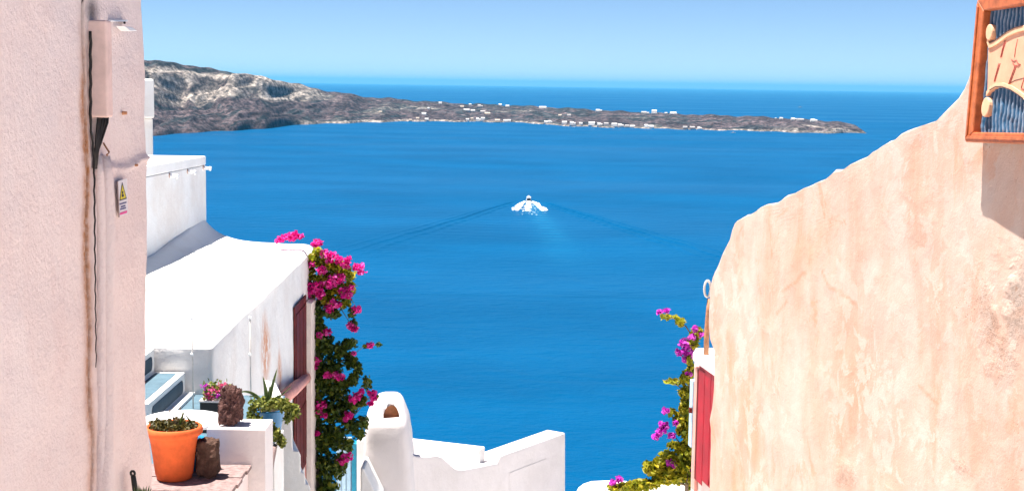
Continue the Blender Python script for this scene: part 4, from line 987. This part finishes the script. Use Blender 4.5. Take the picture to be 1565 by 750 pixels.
RY = 9.6
rg = thing('bougainvillea', 'purple bougainvillea with yellow green leaves beside the blue shutter', 'bougainvillea', P(1045, 742, RY))
for pts, r0, r1 in (([(1052, 900), (1050, 742), (1050, 690), (1052, 620), (1056, 560), (1062, 520)], .018, .007), ([(1062, 520), (1048, 498), (1030, 487), (1008, 477)], .005, .002), ([(1052, 610), (1040, 592), (1024, 582), (1012, 580)], .004, .002), ([(1050, 690), (1030, 665), (1010, 660)], .005, .002), ([(1050, 742), (1020, 728), (985, 735), (940, 742)], .008, .003)):
    stem(rg, [P(x, y, RY) for x, y in pts], r0, r1)
rb_ = [(1022, 484, 14, 4, 26), (1040, 492, 8, 6, 26), (1064, 508, 9, 9, 70), (1058, 525, 11, 10, 80), (1054, 548, 9, 9, 60), (1056, 568, 7, 9, 50), (1030, 583, 16, 4, 30), (1046, 600, 9, 9, 60), (1048, 622, 11, 14, 110), (1042, 640, 12, 9, 80), (1046, 658, 11, 9, 80), (1026, 630, 6, 5, 20), (1046, 690, 13, 14, 150), (1030, 680, 10, 6, 40), (1050, 716, 12, 16, 170), (1030, 712, 16, 12, 150), (1010, 708, 14, 10, 100), (1000, 722, 12, 8, 80), (990, 714, 6, 10, 40), (1030, 732, 22, 8, 150), (995, 738, 18, 7, 110), (965, 742, 20, 6, 110), (940, 744, 13, 5, 60), (1058, 735, 6, 14, 80), (1048, 578, 8, 12, 50), (1040, 705, 20, 18, 220), (1015, 725, 20, 14, 200), (980, 741, 24, 8, 170), (1052, 670, 8, 14, 120), (1020, 695, 12, 6, 60), (955, 745, 24, 6, 120), (1045, 648, 12, 10, 90)]
Rp_ = np.concatenate([blob_pts(x, y, rx, ry, int(n * 1.15), RY, .12) for x, y, rx, ry, n in rb_])
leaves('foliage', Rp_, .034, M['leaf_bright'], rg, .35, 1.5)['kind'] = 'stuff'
for (x, y, s) in ((1019, 474, 4), (1008, 477, 3), (1045, 525, 8), (1050, 532, 8), (1040, 538, 7), (1058, 516, 5), (1062, 503, 5), (1055, 541, 6), (1053, 570, 4), (1047, 548, 4), (1072, 511, 4), (1017, 627, 4), (1014, 655, 6), (1008, 662, 7), (1018, 650, 5), (1001, 667, 5), (1026, 665, 6), (1012, 648, 5), (1032, 646, 4), (1024, 707, 6), (1030, 710, 4), (945, 732, 6), (936, 738, 5), (1059, 718, 3)):
    cluster(rg, x, y, s, RY - .08, M['bract_purple'], int(9 + s * 2.4))

# ================================================================== CHIMNEY AND PARAPET
KC = 1.46      # depth scale of this group: it stands beyond the bougainvillea
dpar = np.array([.566, .824, 0]); ppar = W(.61 * KC, 15.86 * KC, 0); npar = np.array([.824, -.566, 0])
def PW(px, py, out=0.0): return PPL(px, py, ppar + npar * out, npar)
par = thing('white_parapet', 'white stepped parapet wall with a notch in front of the sea', 'parapet', W(0, 15 * KC, -7 * KC))
tl = [(611, 689), (622, 690), (637, 696), (655, 697), (668, 695.5), (676, 698), (688, 709), (697, 716), (706, 717.5), (735, 712), (761, 706.5), (764, 697), (768, 695), (864.5, 660.5)]
front = [PW(x, y) for x, y in tl] + [PW(864.5, 1050), PW(611, 1050)]
prism('wall', front, -npar * .25 * KC, M['white_shade_tone'], par, .03, 3)
fd = [PW(778, 722, .002), PW(835, 700, .002), PW(835, 900, .002), PW(778, 900, .002)]
prism('faint_panel', fd, npar * .004, M['white_shade_tone'], par, .0035, 1)
bp0 = W(-.31 * KC, 14.72 * KC, 0); bp1 = PZ(615, 673, -3.84 * KC)
dq = (bp1 - bp0); dq[2] = 0
q0 = bp0.copy(); q0[2] = CAMZ - 3.84 * KC; q1 = q0 + dq
nrm = np.array([dq[1], -dq[0], 0]); nrm /= np.linalg.norm(nrm)
tag(prism('back_parapet', [q0, q1, q1 - np.array([0, 0, 6]), q0 - np.array([0, 0, 6])], -nrm * .22 if nrm[1] < 0 else nrm * .22, M['white'], None, .015), 'thin white wall closing the small terrace behind the notch', 'wall')
tpt = [PW(610, 760)[0], ]
chY = 13.35 * KC
chm = thing('chimney', 'whitewashed chimney with slanted hood and arched flue opening', 'chimney', P(592, 900, chY + .25))
# loft of rounded rectangles: (px_left, px_right, py, front Y, depth)
rings = [(546, 640, 1000, 0, .62), (549, 634, 800, 0, .60), (551, 630, 740, 0, .58), (553, 628, 700, .0, .56), (555, 625.5, 672, .0, .55), (556, 622.8, 655, .0, .54), (557, 621.8, 648, .012, .53), (558, 620.5, 641, .05, .49), (560, 618.5, 633, .10, .43), (563.5, 616.5, 624, .16, .36), (569, 614, 614, .22, .28), (577, 610.5, 606.5, .27, .20), (586, 606.5, 602.5, .31, .13), (592, 602, 601.5, .335, .06)]
V_ = []; F_ = []; ns2 = 36
for (a0, a1, py, f0, dp_) in rings:
    f0 *= KC; dp_ *= KC; yf = chY + f0; l_ = P(a0, py, yf)[0]; r2 = P(a1, py, yf)[0]; z_ = P((a0 + a1) / 2, py, yf)[2]
    cx = (l_ + r2) / 2; hx = (r2 - l_) / 2; cy = yf + dp_ / 2; hy = dp_ / 2
    for k in range(ns2):
        q = 2 * math.pi * k / ns2; c_, s_ = math.cos(q), math.sin(q); e_ = .42
        V_.append((cx + hx * math.copysign(abs(c_) ** e_, c_), cy + hy * math.copysign(abs(s_) ** e_, s_), z_ + .006 * mnoise.noise(Vector((c_ * 2, s_ * 2, py * .03)))))
for i in range(len(rings) - 1):
    for k in range(ns2): F_.append((i * ns2 + k, i * ns2 + (k + 1) % ns2, (i + 1) * ns2 + (k + 1) % ns2, (i + 1) * ns2 + k))
F_.append(tuple(range((len(rings) - 1) * ns2, len(rings) * ns2))); F_.append(tuple(range(ns2))[::-1])
body = mesh_obj('stack', V_, F_, M['white_shade_tone'], None, True)
# arched flue cut
def arch_pts(s, Y):
    c = [(585.5, 639), (585.8, 633), (588, 626.5), (592, 621), (597, 618.3), (602, 619), (606.5, 623), (609.5, 629.5), (611, 637)]
    mx_ = sum(p[0] for p in c) / len(c); my_ = 630
    return [P(mx_ + (x - mx_) * s, my_ + (y - my_) * s, Y) for x, y in c]
cut = prism('cutter', [p for p in arch_pts(1.0, chY - .14)], ray(598, 628) * .54, M['sand_inner'])
bo = body.modifiers.new('flue', 'BOOLEAN'); bo.operation = 'DIFFERENCE'; bo.object = cut; bo.solver = 'EXACT'
body.data.materials.append(M['sand_inner'])
try: bo.material_mode = 'TRANSFER'
except Exception: pass
dg = bpy.context.evaluated_depsgraph_get(); me2 = bpy.data.meshes.new_from_object(body.evaluated_get(dg))
body.modifiers.clear(); body.data = me2; me2.name = 'stack'
bpy.data.objects.remove(cut)
body.parent = chm; body.matrix_parent_inverse = parent_inv(chm)
# little buttress at its foot and the blue gate behind
tag(prism('buttress', [P(551, 715, 12.9 * KC), P(556, 716, 12.9 * KC), P(580, 765, 12.9 * KC), P(600, 1000, 12.9 * KC), P(549, 1000, 12.9 * KC)], (0, .64, 0), M['white_smooth'], None, .03, 3), 'small white sloping buttress at the foot of the chimney', 'buttress')
gt = thing('blue_gate', 'pale blue gate with a teal post between bougainvillea and chimney', 'gate', P(530, 900, 15.2 * KC))
gp = [P(514, 668, 15.2 * KC), P(537.5, 668, 15.2 * KC), P(537.5, 1000, 15.2 * KC), P(514, 1000, 15.2 * KC)]
prism('gate_panel', gp, (0, .05, 0), M['pale_blue'], gt, .008)
for k in range(3): prism('gate_slat', [P(515 + k * 7.5, 670, 15.2 * KC - .01), P(521 + k * 7.5, 670, 15.2 * KC - .01), P(521 + k * 7.5, 1000, 15.2 * KC - .01), P(515 + k * 7.5, 1000, 15.2 * KC - .01)], (0, -.012, 0), M['pale_blue'], gt, .003)
prism('gate_post', [P(537.8, 676, 15.2 * KC - .07), P(545, 678, 15.2 * KC - .07), P(545, 1000, 15.2 * KC - .07), P(537.8, 1000, 15.2 * KC - .07)], (0, .18, 0), M['teal_paint'], gt, .008)
prism('gate_post', [P(545.3, 672, 15.2 * KC - .13), P(556, 672, 15.2 * KC - .13), P(556, 1000, 15.2 * KC - .13), P(545.3, 1000, 15.2 * KC - .13)], (0, .3, 0), M['white'], gt, .01)
struct(box('lower_terrace', -2.5, .7, 13.9 * KC, 16.4 * KC, -12, -4.75 * KC, M['white_smooth'], None, .02), 'small white lower terrace behind the parapet', 'terrace')

# ================================================================== FOREGROUND CORNER PLANT
fp = P(217, 760, 4.36); fp[2] = CAMZ - 1.62
tr_ = thing('potted_aloe', 'dark green spiky plant in a pot at the foot of the pink wall', 'plant', fp - np.array([0, 0, .30]))
lathe('pot', [(.075, -.30), (.105, -.02), (.115, 0), (.115, .02), (.10, .02)], fp, M['terracotta'], tr_, 28)
lathe('soil', [(.098, -.01), (.099, .012), (.02, .016)], fp, M['soil'], tr_, 16)
for k in range(13):
    tx = 202 + 31 * (k * .618 % 1); ty = 739 + 7 * ((k * 5) % 7) / 7
    blade('leaf', fp + np.array([.02 * math.cos(k), .02 * math.sin(k), .0]), P(tx, ty, 4.34 + .05 * math.sin(k * 2)), P(216 + (tx - 216) * .5, 775, 4.35), .010, M['leaf_agave'], tr_)
hd = thing('garden_tool', 'black garden tool handle with a hanging hole standing in the spiky plant', 'tool', fp)
h0 = P(202, 716.5, 4.33); h1 = P(213, 790, 4.36)
ax = (h1 - h0) / np.linalg.norm(h1 - h0); sd_ = np.cross(ax, [0, 1, 0]); sd_ /= np.linalg.norm(sd_)
wd_ = .0085; ring_o = []; ring_i = []
def hp(a, b2): return h0 + sd_ * a + ax * (b2 + .01)
tube('grip', [hp(0, .012), hp(0, .05), hp(0, .12), hp(0, .215)], [.0078, .0088, .0085, .0075], M['plastic_black'], hd, 10)
tube('hanging_loop', [hp(.0062 * math.cos(q), .004 + .008 * math.sin(q)) for q in np.linspace(0, 2 * math.pi, 14, endpoint=False)], .0040, M['plastic_black'], hd, 7, True)
# narrow ledge the pot stands on
tag(box('plant_stand', fp[0] - .14, fp[0] + .16, fp[1] - .14, fp[1] + .16, -4.0, fp[2] - CAMZ - .30, M['pink'], None, .015), 'rendered plinth under the spiky plant at the pink corner', 'plinth')

# ================================================================== ISLAND HOUSES AND BOATS
M['far_grey'] = simple('far_grey_render', (.40, .37, .35), .9, .08, .2, .1, .5, .05, .1)
M['far_bright'] = simple('far_bright_whitewash', (.64, .63, .62), .9, .08, .2, .1, .5, .05, .1)
M['far_white'] = simple('far_white_render', (.56, .54, .52), .9, .08, .2, .1, .5, .05, .1)
M['far_dark'] = simple('far_window_dark', (.05, .06, .08), .6, .1, .2, .1, .5, .05, .2)
M['far_cream'] = simple('far_cream_render', (.50, .42, .34), .9, .08, .2, .1, .5, .05, .1)
IVf = IV.reshape(-1, 3)
def ground_hit(px, py):
    """first point of the island under a photo pixel"""
    i = np.argmin(np.abs((IV[:, 0, 0] / IV[:, 0, 1]) - (px - 782.5) / FPX))
    col_ = IV[i]; best = None
    yp = 129.5 + (px - 782.5) * .0147 - (col_[:, 2] - CAMZ) / col_[:, 1] * FPX
    for j in range(1, 84):
        if yp[j] <= py: return col_[j]
    return col_[78]
HP = {}
def house_mesh(kind, wpx, s):
    bm = bmesh.new()
    def bx_(x0, x1, y0, y1, z0, z1):
        b_ = box_bm(x0, x1, y0, y1, z0, z1); me_ = bpy.data.meshes.new('t'); b_.to_mesh(me_); b_.free(); bm.from_mesh(me_); bpy.data.meshes.remove(me_)
    return bm, bx_
def far_house(px, py, w, h, label, group, kind=0):
    g = ground_hit(px, py); k = g[1] / FPX
    ww_ = w * k; hh = h * k
    key = (round(ww_), round(hh), kind)
    e = thing('island_house', label, 'house', g - np.array([0, 0, 1.0]), group)
    def bx_(nm, x0, x1, y0, y1, z0, z1, mat, par_=e):
        return bm_obj(nm, box_bm(g[0] + x0, g[0] + x1, g[1] + y0, g[1] + y1, g[2] + z0, g[2] + z1), mat, par_)
    w *= .85; h *= .85; ww_ *= .85; hh *= .85
    mat = M['far_cream'] if kind == 2 else (M['far_white'], M['far_grey'], M['far_white'], M['far_bright'])[int(px * 7) % 4]
    def vault(nm, x0, x1, y0, y1, z0, z1):
        n_ = 8; V_ = []; F_ = []
        for x in (x0, x1):
            for k_ in range(n_ + 1):
                q = math.pi * k_ / n_; V_.append((g[0] + x, g[1] + (y0 + y1) / 2 - (y1 - y0) / 2 * math.cos(q), g[2] + z0 + (z1 - z0) * math.sin(q)))
        for k_ in range(n_): F_.append((k_, k_ + 1, n_ + 2 + k_, n_ + 1 + k_))
        F_ += [tuple(range(n_ + 1)), tuple(range(n_ + 1, 2 * n_ + 2))]
        mesh_obj(nm, V_, F_, mat, e)
    xa, xb = -ww_ / 2, ww_ / 2 * (.3 if kind == 1 else 1)
    bx_('wall', xa, xb, -ww_ * .3, ww_ * .4, -4, hh * .45, mat); vault('vaulted_roof', xa, xb, -ww_ * .3, ww_ * .4, hh * .45 + .01, hh)
    if kind == 1: bx_('annex', ww_ * .15 + .02, ww_ / 2, -ww_ * .2, ww_ * .3, -4, hh * .35, mat); vault('annex_roof', ww_ * .15 + .02, ww_ / 2, -ww_ * .2, ww_ * .3, hh * .35 + .01, hh * .72)
    bx_('forecourt', -ww_ * .6, ww_ * .6, -ww_ * .75, -ww_ * .3 - .05, -5, .6, mat)
    if w >= 13:
        for q in (-.32, -.08, .16 if kind != 1 else -.2):
            bx_('window', ww_ * q - .9, ww_ * q + .9, -ww_ * .3 - .15, -ww_ * .3 + .1, hh * .12, hh * .40, M['far_dark'])
    return e
ridgeL = 'small white house standing on the skyline of the island ridge'
shoreL = 'small white house in the village along the island shore'
slopeL = 'small pale house on the middle of the island slope'
for (px, py, w, h, kd) in ((670, 157.5, 6, 4, 0), (731, 162.5, 9, 5, 1), (761, 160, 6, 3.5, 0), (772, 160.5, 7, 3.5, 0), (826, 164, 13, 4, 0), (912, 169, 11, 4.5, 1), (983, 172.5, 14, 5, 1), (996.5, 172, 9, 7, 0), (1014, 172.2, 5, 2.5, 0), (1025, 172.5, 11, 4, 0), (1189.5, 180.5, 6, 3.5, 0), (1210, 181.5, 10, 4, 1), (1219, 182.3, 12, 3.5, 0), (1240, 184, 12, 5, 1), (1182, 180, 3, 2, 0), (716, 159, 5, 2.5, 0)):
    far_house(px, py + 1.2, w, h * .9, ridgeL, 'houses on the island ridge', kd)
for (px, py, w, h, kd) in ((712, 184.5, 6, 4, 0), (719, 183, 5, 4, 2), (728, 185, 8, 6, 1), (736, 184, 7, 6, 0), (757, 186, 9, 5, 2), (770, 186.5, 8, 4, 0), (776, 185.5, 6, 4, 0), (832, 187.5, 8, 4, 0), (838, 187, 8, 4, 1), (860, 189, 9, 5, 0), (872, 190.5, 10, 6, 1), (884, 190.5, 6, 4, 0), (901, 191, 11, 6, 0), (914, 191.5, 9, 5, 1), (923, 192, 8, 6, 0), (936, 193, 10, 6, 0), (946, 193.5, 10, 5, 1), (955, 194, 8, 4, 0), (964, 194.5, 9, 4, 0), (985, 194, 9, 5, 1), (993, 194.5, 7, 4, 0), (1043, 196, 8, 4, 0), (1055, 196.5, 9, 4, 0), (1066, 197, 8, 4, 1), (625, 186, 5, 3, 2), (650, 184.5, 7, 4, 0)):
    far_house(px, py, w, h, shoreL, 'houses along the island shore', kd)
for (px, py, w, h, kd) in ((710, 169, 11, 3, 0), (720, 170, 8, 3, 0), (735, 172, 9, 4, 0), (742, 175, 10, 4, 2), (645, 175, 8, 3.5, 0), (653, 166.5, 4, 2.5, 0), (703, 164, 7, 3, 2), (853, 178, 6, 4, 2), (867, 177.5, 7, 4, 0), (580, 172, 6, 3, 2), (636, 182, 6, 3.5, 2)):
    far_house(px, py, w, h, slopeL, 'houses on the island slope', kd)

# ---- motor boat
M['boat_white'] = simple('gelcoat', (.72, .72, .72), .35, .03, .5, .02, 1, .01, .4)
M['boat_dark'] = simple('boat_shade_glass', (.03, .045, .06), .25, .1, .5, .02, 1, .01, .5)
bt = thing('motor_boat', 'white motor boat with cabin speeding away across the bay', 'boat', (BX, BY, 0))
secs = [(-6.5, 2.1, .9), (-3, 2.3, 1.0), (1, 2.3, 1.15), (4, 1.7, 1.4), (6.2, .8, 1.7), (7.2, .06, 1.95)]
V_ = []; F_ = []
for (y, hw, zz) in secs:
    for (fx, fz) in ((-1, 1), (-.92, .45), (-.62, -.1), (0, -.5), (.62, -.1), (.92, .45), (1, 1)):
        V_.append((BX + fx * hw, BY + y, zz * fz if fz > 0 else fz * 1.0))
for i in range(len(secs) - 1):
    for k in range(6): F_.append((i * 7 + k, i * 7 + k + 1, (i + 1) * 7 + k + 1, (i + 1) * 7 + k))
    F_.append((i * 7, (i + 1) * 7, (i + 1) * 7 + 6, i * 7 + 6))
F_.append(tuple(range(7)))
mesh_obj('hull', V_, F_, M['boat_white'], bt)
def bbox(nm, x0, x1, y0, y1, z0, z1, mat, bev=.15): return bm_obj(nm, box_bm(BX + x0, BX + x1, BY + y0, BY + y1, z0, z1, bev), mat, bt)
bbox('stern_shade', -2.0, 2.0, -6.62, -6.2, .2, 1.7, M['boat_dark'], .05)  # dark block standing in for the shade across the stern
bbox('cabin', -1.75, 1.75, -3.6, 3.0, 1.0, 2.9, M['boat_white'])
bbox('cabin_door', -1.3, 1.3, -3.68, -3.5, 1.15, 2.4, M['boat_dark'], .03)
bbox('hardtop', -2.0, 2.0, -5.2, 2.2, 3.0, 3.35, M['boat_white'])
bbox('flybridge', -1.2, 1.2, -2.2, 1.2, 3.36, 4.3, M['boat_white'])
for sx in (-1.7, 1.7): tube('post', [(BX + sx, BY - 5.0, .9), (BX + sx, BY - 5.0, 3.05)], .08, M['boat_white'], bt, 6)
tube('mast', [(BX, BY - .5, 4.2), (BX, BY - .7, 5.9)], [.12, .05], M['boat_white'], bt, 6)
bbox('windscreen', -1.6, 1.6, 2.98, 3.15, 1.9, 2.7, M['boat_dark'], .03)
# foam: irregular lumps of spray
def foam(n, f, seed):
    base_v = np.array([(0, 0, 1), (.9, 0, .3), (.28, .86, .3), (-.73, .53, .3), (-.73, -.53, .3), (.28, -.86, .3), (.9, .3, -.4), (-.3, .9, -.4), (-.8, -.3, -.4), (.2, -.9, -.4)])
    fs = [(0, 1, 2), (0, 2, 3), (0, 3, 4), (0, 4, 5), (0, 5, 1), (1, 6, 2), (2, 7, 3), (3, 8, 4), (4, 9, 5), (5, 9, 1), (1, 9, 6), (2, 6, 7), (3, 7, 8), (4, 8, 9)]
    rg_ = np.random.default_rng(seed); V_, F_ = [], []
    for k in range(n):
        p, s = f(rg_)
        s3 = s * rg_.uniform(.6, 1.3, 3); i = k * 10
        V_.append(np.array(p) + base_v * s3 * rg_.uniform(.8, 1.2, (10, 1))); F_ += [(a + i, b_ + i, c_ + i) for a, b_, c_ in fs]
    return np.concatenate(V_, 0), F_
def f_foam(rg_):
    m_ = rg_.uniform()
    if m_ < .36:   # prop wash
        b_ = 14 + 90 * rg_.uniform() ** 1.4; x = rg_.normal() * (.7 + b_ * .014) - .02 * b_; s = np.array([.8, 1.8, 1.2 * max(.12, 1 - b_ / 45)]) * rg_.uniform(.5, 1.1)
    else:          # bow wash on either side
        b_ = 8 + 86 * rg_.uniform() ** .8; sd = -1 if rg_.uniform() < .5 else 1
        x = sd * (2.4 + b_ * .082 + abs(rg_.normal()) * (.3 + .012 * b_)) ; s = (1 + b_ * .012) * np.array([.8, 2.0, .8 * max(.12, math.sin(min(1, b_ / 80) * 2.6))]) * rg_.uniform(.5, 1.2)
        x = x + rg_.normal() * .3
    return (BX + x, BY - b_, rg_.uniform(0, .5)), s
FV, FF = foam(1000, f_foam, 5)
def f_foam2(rg_):
    b_ = 70 + 70 * rg_.uniform() ** 1.6; x = rg_.normal() * 5.5
    return (BX + x, BY - b_, .02), np.array([1.0, .9, .12]) * rg_.uniform(.4, 1.1)
FV2, FF2 = foam(90, f_foam2, 9)
M['foam'] = simple('sea_foam', (.80, .84, .86), .9, .04, .5, .1, 1, .05, .1)
fo = fast_mesh('wake_foam', np.concatenate([FV, FV2], 0), np.array(FF + [(a + len(FV), b_ + len(FV), c_ + len(FV)) for a, b_, c_ in FF2]), M['foam'], None, False)
tag(fo, 'white foam churned up behind the motor boat', 'foam', None, 'stuff')
# distant small boats
for (px, py, L_, lb) in ((1223, 164.5, 26, 'tiny white sailing boat on the open sea beyond the island tip'), (1121, 203.5, 11, 'tiny white boat moored off the pale island shore'), (830, 317, 3.2, 'tiny white buoy-sized dinghy beside the motor boat wake')):
    p = PZ(px, py, -CAMZ); e = thing('small_boat', lb, 'boat', p)
    V_ = []; F_ = []
    for (q, hw) in ((-.5, .14), (-.2, .17), (.15, .16), (.38, .09), (.5, .01)):
        for (fx, z) in ((-1, .10), (-.6, -.03), (.6, -.03), (1, .10)): V_.append((p[0] + q * L_, p[1] + fx * hw * L_, z * L_))
    for i in range(4):
        for k in range(3): F_.append((i * 4 + k, i * 4 + k + 1, i * 4 + 5 + k, i * 4 + 4 + k))
        F_.append((i * 4, i * 4 + 4, i * 4 + 7, i * 4 + 3))
    F_.append((0, 1, 2, 3)); mesh_obj('hull', V_, F_, M['boat_white'], e)
    bm_obj('cabin', box_bm(p[0] - .18 * L_, p[0] + .15 * L_, p[1] - .1 * L_, p[1] + .1 * L_, .09 * L_, .24 * L_, .01 * L_), M['boat_white'], e)

# ================================================================== HAZE
hz = bm_obj('haze', box_bm(-S - 2000, S + 2000, -2500, S + 2000, -110, 330), None)
hm = bpy.data.materials.new('sea_haze'); hm.use_nodes = True
hn = hm.node_tree.nodes; hn.remove(hn['Principled BSDF'])
pv = hn.new('ShaderNodeVolumePrincipled'); pv.inputs['Color'].default_value = (.12, .52, .90, 1); pv.inputs['Density'].default_value = 2.6e-5; pv.inputs['Anisotropy'].default_value = .1
hm.node_tree.links.new(pv.outputs[0], hn['Material Output'].inputs['Volume'])
hz.data.materials.append(hm); hz['kind'] = 'stuff'; hz['label'] = 'thin bluish sea haze over the bay'; hz['category'] = 'haze'
